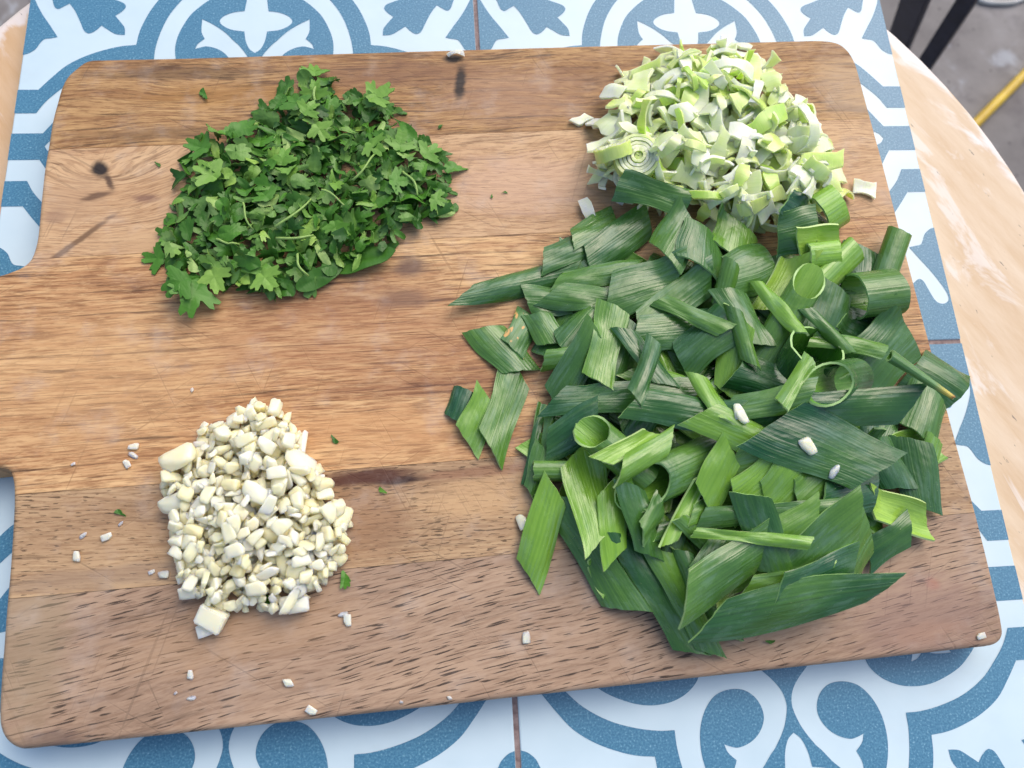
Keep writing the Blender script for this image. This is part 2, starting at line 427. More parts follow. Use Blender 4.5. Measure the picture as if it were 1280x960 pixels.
handle = [(-0.195, .0318), (-0.21, .0306), (-0.27, .0285), (-0.288, .0262), (-0.300, .019), (-0.3055, .006), (-0.3065, -.008), (-0.3035, -.024), (-0.294, -.037), (-0.278, -.0435), (-0.25, -.0445), (-0.20, -.0425)]
low = [(-0.1772, -.0407), (-0.1753, -.0412), (-0.1738, -.0425), (-0.1726, -.0453), (-0.1718, -.0495), (-0.1711, -.0566), (-0.1704, -.0678), (-0.1699, -.0787), (-0.1696, -.0884), (-0.1691, -.0996), (-0.1683, -.1159),
       (-0.1674, -.1240), (-0.1655, -.1283), (-0.1625, -.1311), (-0.1592, -.1324), (-0.1524, -.1323), (-0.1362, -.1319)]
bot = [(-0.0762, -.1301), (.0165, -.1268), (.1171, -.1234), (.164, -.1217), (.1717, -.1213), (.1748, -.1202), (.1765, -.1184), (.1772, -.1160)]
right = [(.1776, -.1069), (.1772, -.0771), (.1757, -.0446), (.1737, .0064), (.1722, .052), (.1714, .0791), (.1704, .1001), (.1694, .1250), (.1687, .1305), (.1669, .1355), (.1640, .1389), (.1604, .1405), (.1540, .1412)]
top = [(.145, .141), (.0421, .1378), (-0.0484, .1346)]
outline = catmull(left_top + handle + low + bot + right + top, 3, closed=True)
def board_bm():
    bm = bmesh.new()
    P = outline; N = len(P)
    tn = np.roll(P, -1, 0) - np.roll(P, 1, 0); tn /= np.linalg.norm(tn, axis=1)[:, None]
    nr = np.stack([tn[:, 1], -tn[:, 0]], 1)
    area = 0.5 * np.sum(P[:, 0] * np.roll(P[:, 1], -1) - P[:, 1] * np.roll(P[:, 0], -1))
    if area < 0: nr = -nr                                     # outward
    prof = [(-0.0012, 0.0002), (0, 0.0014)]
    R = 0.0019
    prof += [(-R * (1 - math.cos(a)), BT - R + R * math.sin(a)) for a in np.linspace(0, PI / 2, 6)]
    prof[0] = (-0.0014, 0.0)
    rings = [[bm.verts.new((*(P[k] + nr[k] * o), z)) for k in range(N)] for o, z in prof]
    for i in range(len(prof) - 1):
        for k in range(N):
            bm.faces.new((rings[i][k], rings[i][(k+1) % N], rings[i+1][(k+1) % N], rings[i+1][k]))
    bm.faces.new(rings[-1]); bm.faces.new(rings[0])
    bmesh.ops.recalc_face_normals(bm, faces=bm.faces[:])
    return bm
board = empty('cutting_board', (0, 0, 0.00025))
tag(board, 'rectangular acacia wood cutting board with short handle on the tiles', 'cutting board')
sl = 0.0335
nrm = Vector((-sl, 1, 0)).normalized()
for yu, yl, mt in planks:
    bm = board_bm()
    g = 0.00007
    if yu < 0.15: bmesh.ops.bisect_plane(bm, geom=bm.verts[:] + bm.edges[:] + bm.faces[:], plane_co=(0, yu - g, 0), plane_no=nrm, clear_outer=True)
    if yl > -0.15: bmesh.ops.bisect_plane(bm, geom=bm.verts[:] + bm.edges[:] + bm.faces[:], plane_co=(0, yl + g, 0), plane_no=nrm, clear_inner=True)
    bmesh.ops.holes_fill(bm, edges=[e for e in bm.edges if e.is_boundary], sides=0)
    me = bm_mesh('plank', bm)
    link('plank', me, [mt], board)
ZB = BT + 0.0003

# ------------------------------------------------------------------ heaping: pieces come to rest on what lies below
CS = 0.0008; GX0, GY0 = -0.20, -0.16; GNX, GNY = 520, 420
HM = np.full((GNX, GNY), ZB)
def hidx(xy):
    i = np.clip(((xy[:, 0] - GX0) / CS).astype(int), 0, GNX - 1); j = np.clip(((xy[:, 1] - GY0) / CS).astype(int), 0, GNY - 1)
    return i, j
def hat(xy):
    i, j = hidx(np.atleast_2d(xy)); return HM[i, j]
def tri_samples(V, F, step=0.0009):
    T = []
    for f in F:
        for k in range(1, len(f) - 1): T.append((f[0], f[k], f[k + 1]))
    T = np.array(T); A, Bq, C = V[T[:, 0]], V[T[:, 1]], V[T[:, 2]]
    L = max(np.linalg.norm(A - Bq, axis=1).max(), np.linalg.norm(A - C, axis=1).max(), np.linalg.norm(C - Bq, axis=1).max())
    n = max(1, min(14, int(math.ceil(L / step))))
    out = []
    for i in range(n + 1):
        for j in range(n + 1 - i):
            a, b = i / n, j / n; out.append(A * (1 - a - b) + Bq * a + C * b)
    return np.vstack(out)
def rotm(rx, ry, rz): return np.array(Euler((rx, ry, rz), 'XYZ').to_matrix())
def slope(xy, r):
    g = np.linspace(-r, r, 9); X, Y = np.meshgrid(g, g); X = X.ravel(); Y = Y.ravel()
    h = hat(np.stack([X + xy[0], Y + xy[1]], 1)); A = np.stack([X, Y, np.ones_like(X)], 1)
    s = np.linalg.lstsq(A, h, rcond=None)[0]; return s[0], s[1]
def stamp(S, top=0.0):
    i, j = hidx(S[:, :2]); np.maximum.at(HM, (i, j), S[:, 2] + top)

def solidify(V, F, th):
    """Closed shell of thickness th: outer faces 0, inner faces 1, cut rim 2."""
    V = np.asarray(V, float); N = np.zeros_like(V)
    for f in F:
        a, b, c_ = V[f[0]], V[f[1]], V[f[2]]
        nn = np.cross(b - a, c_ - a)
        for k in f: N[k] += nn
    N /= np.maximum(np.linalg.norm(N, axis=1), 1e-12)[:, None]
    n = len(V); VV = np.vstack([V + N * th / 2, V - N * th / 2])
    FF = [tuple(f) for f in F] + [tuple(k + n for k in f[::-1]) for f in F]
    idx = [0] * len(F) + [1] * len(F)
    cnt = {}
    for f in F:
        for k in range(len(f)):
            a, b = f[k], f[(k + 1) % len(f)]
            if (b, a) in cnt: cnt.pop((b, a))
            else: cnt[(a, b)] = 1
    for a, b in cnt:
        FF.append((b, a, a + n, b + n)); idx.append(2)
    return VV, FF, idx

# ------------------------------------------------------------------ plant materials
def leek_mat(name, d, l, rough, bloom, rib=1.0, spots=None, tip=None):
    n = NT(name); uv = n.coord('UV'); t = n.attr('tone'); r = n.rand()
    sh = n.comb(r, n.math('MULTIPLY', r, 7.3), 0.0)
    va = n.n.new('ShaderNodeVectorMath'); va.operation = 'ADD'; n.set(va.inputs[0], uv); n.set(va.inputs[1], sh)
    uvo = va.outputs[0]
    along = n.noise(n.map(uvo, scale=(22, 9, 1)), 1.0, 1, 0.4)           # greener and yellower stretches of the blade
    tt = n.math('ADD', t, n.math('MULTIPLY', n.math('SUBTRACT', along, 0.42), 0.85), clamp=True)
    base = n.mix(tt, d, l)
    ribs = n.noise(n.map(uvo, scale=(6, 1250, 1)), 1.0, 2, 0.5)
    rib2 = n.noise(n.map(uvo, scale=(4, 520, 1), loc=(3, 0, 0)), 1.0, 2, 0.5)
    scuf = n.noise(n.map(uvo, scale=(70, 900, 1), loc=(1, 4, 0)), 1.0, 3, 0.6)
    blot = n.noise(n.map(uvo, scale=(70, 120, 1)), 1.0, 4, 0.6)
    base = n.mix(n.step(ribs, 0.45, 0.60, 0, 0.5 * rib), base, n.mix(1.0, base, (0.66, 0.76, 0.70), 'MULTIPLY'))
    base = n.mix(n.step(rib2, 0.5, 0.72, 0, 0.3), base, n.mix(0.22, base, l))
    base = n.mix(n.math('MULTIPLY', n.step(blot, 0.42, 0.66, 0, bloom), n.step(scuf, 0.38, 0.62)), base, lin(132, 168, 158))
    sp = n.voro(n.map(uvo, scale=(300, 340, 1)), 1.0)
    base = n.mix(n.step(sp, 0.06, 0.03, 0, 0.5), base, lin(178, 196, 130))
    if spots:
        base = n.mix(n.step(n.noise(n.map(uvo, scale=(200, 300, 1)), 1.0, 2, .5), .60, .66), base, spots)
    if tip:
        u_, v_, w_ = n.sep(uv)
        base = n.mix(n.step(u_, 0.004, 0.0115), base, lin(206, 186, 84)); base = n.mix(n.step(u_, 0.0112, 0.0128), base, tip)
    n.P(Base_Color=base, Roughness=n.step(blot, 0.35, 0.7, rough - 0.06, rough + 0.12), Specular_IOR_Level=0.6)
    h = n.math('ADD', n.math('MULTIPLY', ribs, 0.6), n.math('MULTIPLY', rib2, .8))
    h = n.math('ADD', h, n.math('MULTIPLY', n.noise(n.map(uvo, scale=(120, 200, 1)), 1.0, 2, 0.5), 1.5))
    n.bump(h, 0.75, 0.00045)
    return n.m
LK_OUT = leek_mat('leek_leaf_outside', lin(28, 80, 44), lin(138, 186, 60), 0.24, 0.22)
LK_SPOT = leek_mat('leek_leaf_orange_spots', lin(42, 92, 54), lin(138, 182, 74), 0.35, 0.3, spots=lin(206, 160, 92))
LK_TIP = leek_mat('leek_leaf_dry_tip', lin(50, 100, 58), lin(138, 182, 74), 0.35, 0.3, tip=lin(150, 98, 48))
LK_IN = leek_mat('leek_leaf_inside', lin(70, 136, 38), lin(172, 208, 84), 0.30, 0.08, 0.7)
LK_RIM = NT('leek_cut_edge'); LK_RIM.P(Base_Color=LK_RIM.mix(LK_RIM.attr('tone'), lin(142, 184, 112), lin(204, 224, 150)), Roughness=0.4); LK_RIM = LK_RIM.m
def pale_mat(name, a, b, c_):
    n = NT(name); uv = n.coord('UV'); t = n.attr('tone'); r = n.rand()
    u, v, w_ = n.sep(uv)
    g = n.noise(n.map(n.coord('Object'), scale=(130, 130, 130)), 1.0, 2, 0.5)
    f = n.math('ADD', n.math('MULTIPLY', t, 0.85), n.math('MULTIPLY', n.math('SUBTRACT', g, 0.5), 0.5), clamp=True)
    base = n.ramp(f, [(0.0, a), (0.45, b), (1.0, c_)])
    rb = n.noise(n.map(uv, scale=(40, 1500, 1)), 1.0, 2, 0.5)
    base = n.mix(n.step(rb, 0.45, 0.7, 0, 0.30), base, n.mix(1.0, base, (0.80, 0.88, 0.70), 'MULTIPLY'))
    n.P(Base_Color=base, Roughness=0.24, Specular_IOR_Level=0.6, Subsurface_Weight=0.8, Subsurface_Scale=0.003)
    n.b.inputs['Subsurface Radius'].default_value = (0.9, 1.0, 0.5)
    n.bump(rb, 0.3, 0.0003)
    return n.m
PALE = pale_mat('pale_leek_flesh', lin(236, 245, 216), lin(212, 233, 138), lin(146, 198, 52))
PALE_RIM = pale_mat('pale_leek_cut_edge', lin(240, 247, 222), lin(224, 240, 168), lin(182, 214, 96))

# ------------------------------------------------------------------ green leek pieces
def blade(L, W, skew=0.5, curl=1.2, bend=0.2, twist=0.0, taper=(0, 0), fold=0.0, seed=0, nu=15, nv=11):
    """Part of a leek leaf: fibres along x, cut across at a slant, curved across its width."""
    r_ = random.Random(seed)
    V, UV = [], []
    rr = W / curl if abs(curl) > 1e-3 else 0
    ph1, ph2 = r_.uniform(0, 6), r_.uniform(0, 6)
    for i in range(nu):
        u = i / (nu - 1) - 0.5
        tp = 1.0
        if taper[0] and u < 0: tp *= 1 - taper[0] * (-2 * u) ** 1.5
        if taper[1] and u > 0: tp *= 1 - taper[1] * (2 * u) ** 1.5
        for j in range(nv):
            v = j / (nv - 1) - 0.5
            x = u * L + skew * v * W
            if i in (0, nu - 1): x += r_.uniform(-1, 1) * 0.00025
            if rr:
                a = v * tp * curl * (1 + 0.10 * math.sin(5 * u + ph1)); y = math.sin(a) * rr; z = (math.cos(a) - 1) * rr
            else: y, z = v * tp * W, 0
            z -= fold * abs(v) * W
            z += 0.0007 * math.sin(x * 170 + ph1) * math.sin(v * 4 + ph2) + 0.00018 * math.sin(x * 420 + v * 9 + ph2)
            tw = twist * (x / L)
            y, z = y * math.cos(tw) - z * math.sin(tw), y * math.sin(tw) + z * math.cos(tw)
            if abs(bend) > 1e-3:
                R = L / bend; a2 = x / R; x2 = math.sin(a2) * (R + z); z2 = (R + z) * math.cos(a2) - R
                x, z = x2, z2
            V.append((x, y, z)); UV.append((u * L, v * W))
    F = [(i*nv+j, (i+1)*nv+j, (i+1)*nv+j+1, i*nv+j+1) for i in range(nu - 1) for j in range(nv - 1)]
    return np.array(V), F, np.array(UV)
def tube(L, D, cut=0.8, flat=0.75, seed=0, taper=0.0, open_=0.0, nu=11, nv=22, bend=0.0, spiral=0.0):
    """Closed round leaf base, cut at a slant so its mouth is oval."""
    r_ = random.Random(seed); V, UV = [], []; ph = r_.uniform(0, 6)
    span = 2 * PI - open_
    for i in range(nu):
        u = i / (nu - 1) - 0.5
        R = D / 2 * (1 - taper * (u + 0.5))
        for j in range(nv + 1):
            a = -span / 2 + span * j / nv - PI / 2 + PI
            rr = R * (1 + 0.05 * math.sin(2 * a + ph) + spiral * (j / nv - 0.5))
            y = math.cos(a) * rr; z = math.sin(a) * rr * flat
            x = u * L - cut * (z / flat) * (1 if u > 0 else 0.5) * (abs(u) * 2) + (r_.uniform(-1, 1) * 0.0003 if i in (0, nu - 1) else 0)
            if abs(bend) > 1e-3:
                RB = L / bend; a2 = x / RB; x, z = math.sin(a2) * (RB + z), (RB + z) * math.cos(a2) - RB
            V.append((x, y, z)); UV.append((u * L, (j / nv - 0.5) * D * PI))
    F = [(i*(nv+1)+j, i*(nv+1)+j+1, (i+1)*(nv+1)+j+1, (i+1)*(nv+1)+j) for i in range(nu - 1) for j in range(nv)]
    return np.array(V), F, np.array(UV)

def rest(V, F, x, y, rx, ry, yaw, q=88, conform=True, th=0.0011, follow=0.7, lift=0.0, rad=None):
    """Turn a piece, let it settle on the heap and bend it where it meets what lies below."""
    if follow:
        gx, gy = slope((x, y), rad or 0.010)
        gx = np.clip(gx, -0.6, 0.6) * follow; gy = np.clip(gy, -0.6, 0.6) * follow
    else: gx = gy = 0
    P = V @ rotm(rx, ry, 0).T @ rotm(0, 0, yaw).T
    P[:, 2] += P[:, 0] * gx + P[:, 1] * gy
    P[:, :2] += (x, y)
    S = tri_samples(P, F)
    dz = hat(S[:, :2]) - S[:, 2]
    P[:, 2] += np.percentile(dz, q) + th / 2 + lift
    if conform:
        nu_, nv_ = conform
        d = np.maximum(0, hat(P[:, :2]) + th * 0.55 - P[:, 2]).reshape(nu_, nv_)
        d0 = d.copy()
        for _ in range(3):
            e = np.pad(d, 1, mode='edge')
            d = (e[1:-1, 1:-1] * 2 + e[:-2, 1:-1] + e[2:, 1:-1] + e[1:-1, :-2] + e[1:-1, 2:]) / 6
        P[:, 2] += np.maximum(d, d0 * 0.55).ravel()
    else:
        P[:, 2] = P[:, 2] + 0
    P[:, 2] = np.maximum(P[:, 2], ZB + th * 0.5)
    return P
def put_leek(geo, x, y, yaw, tone, rx=0, ry=0, name='leek_leaf_piece', label=None, q=86, th=0.0008, conform=(15, 11), follow=0.7, lift=0.0, inside=None, px=None, form=''):
    V, F, UV = geo
    P = rest(V, F, x, y, rx, ry, yaw, q, conform, th, follow, lift)
    if px:                                     # settle again where the piece really lies once its height is known
        for _ in range(2):
            w_ = at(px[0], px[1], float(P[:, 2].mean())); x += w_[0] - P[:, 0].mean(); y += w_[1] - P[:, 1].mean()
            P = rest(V, F, x, y, rx, ry, yaw, q, conform, th, follow, lift)
    stamp(tri_samples(P, F), th * 0.5)
    o_ = np.array([x, y, P[:, 2].min()])
    VV, FF, idx = solidify(P - o_, F, th)
    me = mesh(name, VV, FF, True, idx, np.vstack([UV, UV]))
    a = link(name, me, [LK_OUT, LK_IN, LK_RIM] if not inside else inside, None, tuple(o_))
    a['tone'] = float(tone)
    k = 'dark' if tone < 0.26 else 'mid' if tone < 0.62 else 'light'
    if label: tag(a, label, 'leek')
    else:
        l_ = f'{form} {LEEK_TONE[k]} leek leaf piece in the big chopped leek heap'.strip()
        tag(a, l_, 'leek', l_.replace(' leek leaf piece in', ' pieces in'))
    return a
LEEK_TONE = {'dark': 'dark green', 'mid': 'mid green', 'light': 'light yellow green'}
def form_of(L, W, curl, flip):
    a = 'large' if L * W > 5200 else 'narrow' if W < 31 else 'small' if L * W < 2900 else 'medium'
    b = 'rolled' if curl > 1.5 else 'curved' if curl > .75 else 'flat'
    return f'{a} {b}' + (' inside-up' if flip else '')
def px_pose(px, py, L, W, ang, dz=0.004):
    c_, s_ = math.cos(math.radians(ang)), math.sin(math.radians(ang))
    z = ZB + 0.006
    for _ in range(2):
        p = at(px, py, z); z = hat(p[None, :2])[0] + dz
    a = at(px - c_*L/2, py + s_*L/2, z); b = at(px + c_*L/2, py - s_*L/2, z)
    d = b - a; Lm = math.hypot(d[0], d[1]); m = (a + b) / 2
    return m[0], m[1], math.atan2(d[1], d[0]), Lm, W * Lm / L

def inside_poly(P, x, y):
    c_ = False; n = len(P); j = n - 1
    for i in range(n):
        if (P[i][1] > y) != (P[j][1] > y) and x < (P[j][0] - P[i][0]) * (y - P[i][1]) / (P[j][1] - P[i][1]) + P[i][0]: c_ = not c_
        j = i
    return c_
green_poly = [(665, 372), (725, 345), (800, 305), (870, 308), (960, 318), (1040, 330), (1095, 360), (1120, 400), (1165, 470), (1140, 540), (1140, 600),
              (1080, 670), (1060, 715), (980, 750), (900, 755), (850, 770), (800, 740), (740, 700), (715, 640), (690, 600), (690, 520), (660, 430)]
def sample(poly_, shrink=1.0):
    xs = [p[0] for p in poly_]; ys = [p[1] for p in poly_]; cx, cy = sum(xs) / len(xs), sum(ys) / len(ys)
    while True:
        x = random.uniform(min(xs), max(xs)); y = random.uniform(min(ys), max(ys))
        if inside_poly(poly_, cx + (x - cx) / shrink, cy + (y - cy) / shrink): return x, y

def sample_low(poly_, shrink=1.0, K=6):
    best = None
    for _ in range(K):
        x, y = sample(poly_, shrink); h = hat(at(x, y, ZB + .004)[None, :2])[0]
        if best is None or h < best[0]: best = (h, x, y)
    return best[1:]
# --- pale chopped leek heap goes down first (the green heap overlaps its lower edge)
def arc_piece(R, span, hgt, th, wav, seed):
    r_ = random.Random(seed); nv = max(6, int(span / 0.20)); nu = 5; V, UV = [], []
    sk = r_.uniform(-0.4, 0.4) * hgt; sk2 = r_.uniform(-.5, .5); e0, e1 = r_.uniform(.6, 1.0), r_.uniform(.6, 1.0); ph = r_.uniform(0, 6); tw = r_.uniform(-.4, .4)
    for i in range(nu):
        u = i / (nu - 1) - 0.5
        for j in range(nv):
            t = j / (nv - 1) - .5
            a = (t + sk2 * u * .35) * span
            wd = (e0 * (0.5 - t) + e1 * (0.5 + t)) * (1 + .18 * math.sin(7 * t + ph)) + (r_.uniform(-.1, .1) if i in (0, nu - 1) else 0)
            rr = R * (1 + 0.08 * math.sin(2.3 * a + ph) + 0.08 * u)
            x = u * hgt * wd + sk * t + wav * math.sin(3 * a + ph); y = math.sin(a) * rr; z = math.cos(a) * rr - R
            z += .0005 * math.sin(x * 700 + ph) * math.cos(a * 5); tz = tw * t
            V.append((x * math.cos(tz) - z * math.sin(tz), y, x * math.sin(tz) + z * math.cos(tz)))
            UV.append((u * hgt, a * R))
    F = [(i*nv+j, (i+1)*nv+j, (i+1)*nv+j+1, i*nv+j+1) for i in range(nu - 1) for j in range(nv - 1)]
    return np.array(V), F, np.array(UV), th
pale_variants = []
for k in range(46):
    r_ = random.Random(500 + k)
    t_ = k % 6
    if t_ in (0, 1): g_ = arc_piece(r_.uniform(.007, .012), r_.uniform(0.9, 1.9), r_.uniform(.003, .0065), r_.uniform(.0007, .0012), r_.uniform(0, .0006), k)
    elif t_ in (2, 3, 4): g_ = arc_piece(r_.uniform(.009, .022), r_.uniform(0.35, 0.9), r_.uniform(.004, .010), r_.uniform(.0008, .0018), r_.uniform(0, .0007), k)
    else: g_ = arc_piece(r_.uniform(.0045, .0085), r_.uniform(2.0, 4.6), r_.uniform(.002, .0038), r_.uniform(.0006, .0011), r_.uniform(0, .0006), k)
    V, F, UV, th = g_
    VV, FF, idx = solidify(V, F, th)
    me = mesh('pale_leek_piece', VV, FF, True, idx, np.vstack([UV, UV]))
    for m_ in (PALE, PALE, PALE_RIM): me.materials.append(m_)
    pale_variants.append((V, F, th, me))
pale_poly = [(752, 200), (765, 140), (790, 90), (840, 75), (900, 62), (945, 80), (990, 115), (1015, 155), (1045, 215), (1050, 250), (1020, 275), (960, 280), (900, 262), (810, 245), (760, 232)]
PALE_L = {0: ('white chopped leek piece in the pale leek heap', 'white leek pieces in the pale heap'),
          1: ('pale yellow green chopped leek piece in the pale leek heap', 'pale green leek pieces in the pale heap'),
          2: ('lime green chopped leek piece in the pale leek heap', 'lime green leek pieces in the pale heap')}
def put_pale(px, py, var=None, tone=None, rx=None, yaw=None, label=None, scale=None, stuff=None):
    if scale is None: scale = random.uniform(.85, 1.3)
    vv = var if var is not None else random.randrange(len(pale_variants))
    V, F, th, me = pale_variants[vv]
    p = at(px, py, ZB + 0.005); p = at(px, py, hat(p[None, :2])[0] + 0.003)
    rx = random.choice([0, 0, random.uniform(-0.5, 0.5), random.uniform(-1.5, 1.5), PI + random.uniform(-.3, .3)]) if rx is None else rx
    ry = random.choice([0, random.uniform(-0.3, 0.3), random.uniform(-0.5, 0.5), random.uniform(0.7, 1.5)]) if rx is None or abs(rx) > 1e-6 else 0; yaw = random.uniform(0, 2 * PI) if yaw is None else yaw
    gx, gy = slope(p[:2], 0.008)
    nrm_ = Vector((-gx * 0.8, -gy * 0.8, 1)).normalized()
    R = np.array(Vector((0, 0, 1)).rotation_difference(nrm_).to_matrix()) @ rotm(0, 0, yaw) @ rotm(rx, ry, 0)
    P = V @ R.T * scale; P[:, :2] += p[:2]
    S = tri_samples(P, F); z = max(np.percentile(hat(S[:, :2]) - S[:, 2], 72) + th * .5, (ZB + th * .5) - S[:, 2].min())
    S[:, 2] += z; stamp(S, th * .5)
    if stuff is not None:
        VV = np.array([v.co[:] for v in me.vertices]) @ R.T * scale + np.array([p[0], p[1], z]); b_ = len(stuff[0])
        stuff[0].extend(VV.tolist()); stuff[1].extend([tuple(i + b_ for i in q_.vertices) for q_ in me.polygons]); stuff[2].extend([q_.material_index for q_ in me.polygons]); return
    o = link('pale_leek_piece', me, (), None, (p[0], p[1], z)); o.scale = (scale,) * 3
    o.rotation_euler = Matrix(R.tolist()).to_euler()
    tone = min(1, max(0, random.choice([random.gauss(.06, .06), random.gauss(.12, .08), random.gauss(.28, .1), random.gauss(.42, .12), random.gauss(.42, .12), random.gauss(.8, .18)]))) if tone is None else tone
    o['tone'] = float(tone)
    k = 0 if tone < .3 else 1 if tone < .65 else 2
    if label: tag(o, label, 'leek')
    else:
        f_ = ('curved ribbon of', 'curved ribbon of', 'flat chip of', 'flat chip of', 'flat chip of', 'curled ring strip of')[vv % 6]
        l_ = f'{f_} {("white", "pale yellow green", "lime green")[k]} chopped leek in the pale leek heap'
        tag(o, l_, 'leek', l_.replace(' in the', ' pieces in the'))
    return o
pfill = ([], [], [])
for k in range(190): put_pale(*sample_low(pale_poly, 1.0 if k < 150 else .85, 5), scale=random.uniform(.7, 1.0), stuff=pfill)
me = mesh('pale_leek_filling', pfill[0], pfill[1], True, pfill[2])
for m_ in (PALE, PALE, PALE_RIM): me.materials.append(m_)
o = link('pale_leek_filling', me); o['tone'] = .35
tag(o, 'finely chopped pale leek filling the pale leek heap', 'leek', kind='stuff')
for k in range(248):
    put_pale(*sample_low(pale_poly, 1.02 if k < 130 else .9 if k < 200 else .75, 5 if k < 150 else 2))

# round slices showing their rings
def ring_slice(px, py, D, tone, tilt, label, layers=5):
    p = at(px, py, ZB + 0.01); p = at(px, py, hat(p[None, :2])[0] + 0.004)
    root = empty('leek_ring_slice', (p[0], p[1], 0))
    zs = []
    R = rotm(tilt[0], tilt[1], 0)
    parts = []
    for k in range(layers):
        d = D * (1 - k / layers)
        V, F, UV = tube(0.0050 - .0003 * (k % 2), d - .0013, 0, 0.96, seed=int(px), nu=4, nv=28, open_=0.0, spiral=0.0)
        V = V @ rotm(0, -PI / 2, 0.5).T
        V[:, 2] += 0.0003 * math.sin(k * 2.1)
        V[:, 0] += 0.006 * D * k
        parts.append((V @ R.T, F, UV))
    A = np.vstack([q_[0] for q_ in parts]); A2 = A.copy(); A2[:, :2] += p[:2]
    z = np.percentile(hat(A2[:, :2]) - A2[:, 2], 75) + 0.001
    root.location.z = z
    for k, (V, F, UV) in enumerate(parts):
        VV, FF, idx = solidify(V, F, D / layers * .46 * .86)
        me = mesh('ring', VV, FF, True, idx, np.vstack([UV, UV]))
        o = link('ring', me, [PALE, PALE_RIM], root)
        me.polygons.foreach_set('material_index', [0 if i == 0 else (0 if i == 1 else 1) for i in idx])
        o['tone'] = float((.62, .22, .34, .24, .5, .85)[k] + tone - .35)
        W_ = V.copy(); W_[:, :2] += p[:2]; W_[:, 2] += z; stamp(tri_samples(W_, F), 0.0004)
    tag(root, label, 'leek')
ring_slice(800, 187, 0.0185, 0.36, (0.12, -0.12), 'round leek slice showing its concentric rings at the pale heap edge', 6)
ring_slice(762, 203, 0.0150, 0.34, (-0.9, -0.5), 'round pale leek slice leaning behind the ringed leek slice', 5)
for (px, py, v_, tn_) in ((780, 85, 3, .2), (850, 78, 9, .6), (800, 100, 10, .3), (905, 62, 0, .05), (925, 58, 4, .1), (930, 165, 15, .02), (960, 150, 16, .85), (995, 130, 21, .1), (860, 130, 22, .05), (900, 185, 28, .3), (985, 200, 5, .5),
                          (1000, 160, 17, .1), (870, 200, 11, .35), (945, 115, 6, .05), (1040, 200, 8, .2), (1020, 210, 27, .6), (880, 240, 33, .1), (915, 250, 20, .2), (980, 240, 3, .05), (1000, 250, 9, .1), (935, 265, 15, .1), (890, 105, 12, .1)):
    put_pale(px, py, v_, tn_)
put_pale(767, 112, 4, .02, 0, 1.0, 'small white leek chip standing beside the pale heap edge')
put_pale(726, 146, 2, .0, 0, 2.4, 'curved white leek sliver lying alone on the board beside pale heap')
put_pale(1083, 232, 10, .02, 0, 1.4, 'ragged white leek scrap lying by the board right edge', .9)
put_pale(737, 268, 9, .05, 0, .3, 'white leek sliver half under the dark green leek leaves')
put_pale(569, 64, 1, .0, 0, 1.5, 'thin white leek sliver on the far edge of the board', .5)

# --- green heap: hidden lower layers first
for k in range(92):
    px, py = sample_low(green_poly, 1.0 if k < 50 else 0.85, 5)
    L, W = random.uniform(60, 110), random.uniform(34, 52)
    x, y, yaw, Lm, Wm = px_pose(px, py, L, W, random.uniform(0, 180))
    g_ = blade(Lm, Wm, random.uniform(-.9, .9), random.uniform(0.7, 2.0), random.uniform(-.2, .3), random.uniform(-.3, .3), seed=k)
    put_leek(g_, x, y, yaw, random.choice([.04, .08, .14, .2, .32, .5]), (PI if random.random() < .3 else 0) + random.gauss(0, .2), random.gauss(0, .1), q=82, form='partly buried')

# --- leek pieces seen on top: px, py, length, width, angle, tone, skew, curl, bend, flip, extra
def LP(px, py, L, W, ang, tone, skew=.6, curl=1.0, bend=.15, flip=0, q=90, rx=0, ry=0, taper=(0, 0), fold=0, twist=0, label=None, lift=0.0, th=.0008, follow=.7):
    curl = curl * 1.3
    x, y, yaw, Lm, Wm = px_pose(px, py, L, W * (1 + 0.045 * curl * curl), ang)
    g_ = blade(Lm, Wm, skew, curl, bend, twist, taper, fold, seed=int(px * 7 + py))
    inside = [LK_SPOT, LK_IN, LK_RIM] if label and 'orange' in label else None
    rj = random.Random(int(px * 3 + py))
    return put_leek(g_, x, y, yaw, tone, rx + (PI if flip else 0) + rj.gauss(0, .16), ry + rj.gauss(0, .07), label=label, q=q, lift=lift, th=th, follow=follow, px=(px, py), form=form_of(L, W, curl, flip), inside=inside)
def LT(px, py, L, D, ang, tone, cut=.8, flat=.75, taper=0, open_=0, ry=0, rx=0, bend=0, q=80, label=None, lift=0.0, spiral=0, follow=.5, conform=False):
    x, y, yaw, Lm, Dm = px_pose(px, py, L, D, ang)
    g_ = tube(Lm, Dm, cut, flat, int(px + 3 * py), taper, open_, bend=bend, spiral=spiral)
    return put_leek(g_, x, y, yaw, tone, rx, ry, name='leek_tube_piece', label=label or 'hollow tube shaped leek leaf piece in the big chopped leek heap', q=q, lift=lift, follow=follow, conform=conform, px=(px, py), inside=[LK_TIP, LK_IN, LK_RIM] if label and 'brown dry' in label else None)

# outliers and left side
LP(577, 507, 42, 34, 70, .05, .2, 2.0, .4, label='small crumpled dark leek scrap at the left tip of heap')
LP(650, 353, 150, 34, 14, .06, .9, 1.9, -.15, taper=(.55, 0), label='long pointed dark leek leaf reaching out of heap over the board')
LP(712, 313, 74, 34, 24, .05, .5, 1.2)
LP(597, 525, 62, 40, 66, .55, .7, .5, label='light green leek leaf square at the left tip of heap')
LP(630, 510, 108, 42, 72, .18, .9, .5, .1, label='slanted green leek leaf piece lying flat at heap left tip')
LP(628, 437, 74, 46, -48, .08, .5, 1.2, .1)
LP(652, 415, 50, 34, 62, .10, .3, .8, label='leek leaf piece with orange spots at the left side of heap')
LP(682, 411, 46, 34, -60, .14, .5, 1.1)
LP(683, 375, 52, 36, -4, .04, -.4, .9)
LP(720, 409, 62, 36, 48, .08, .5, 1.6)
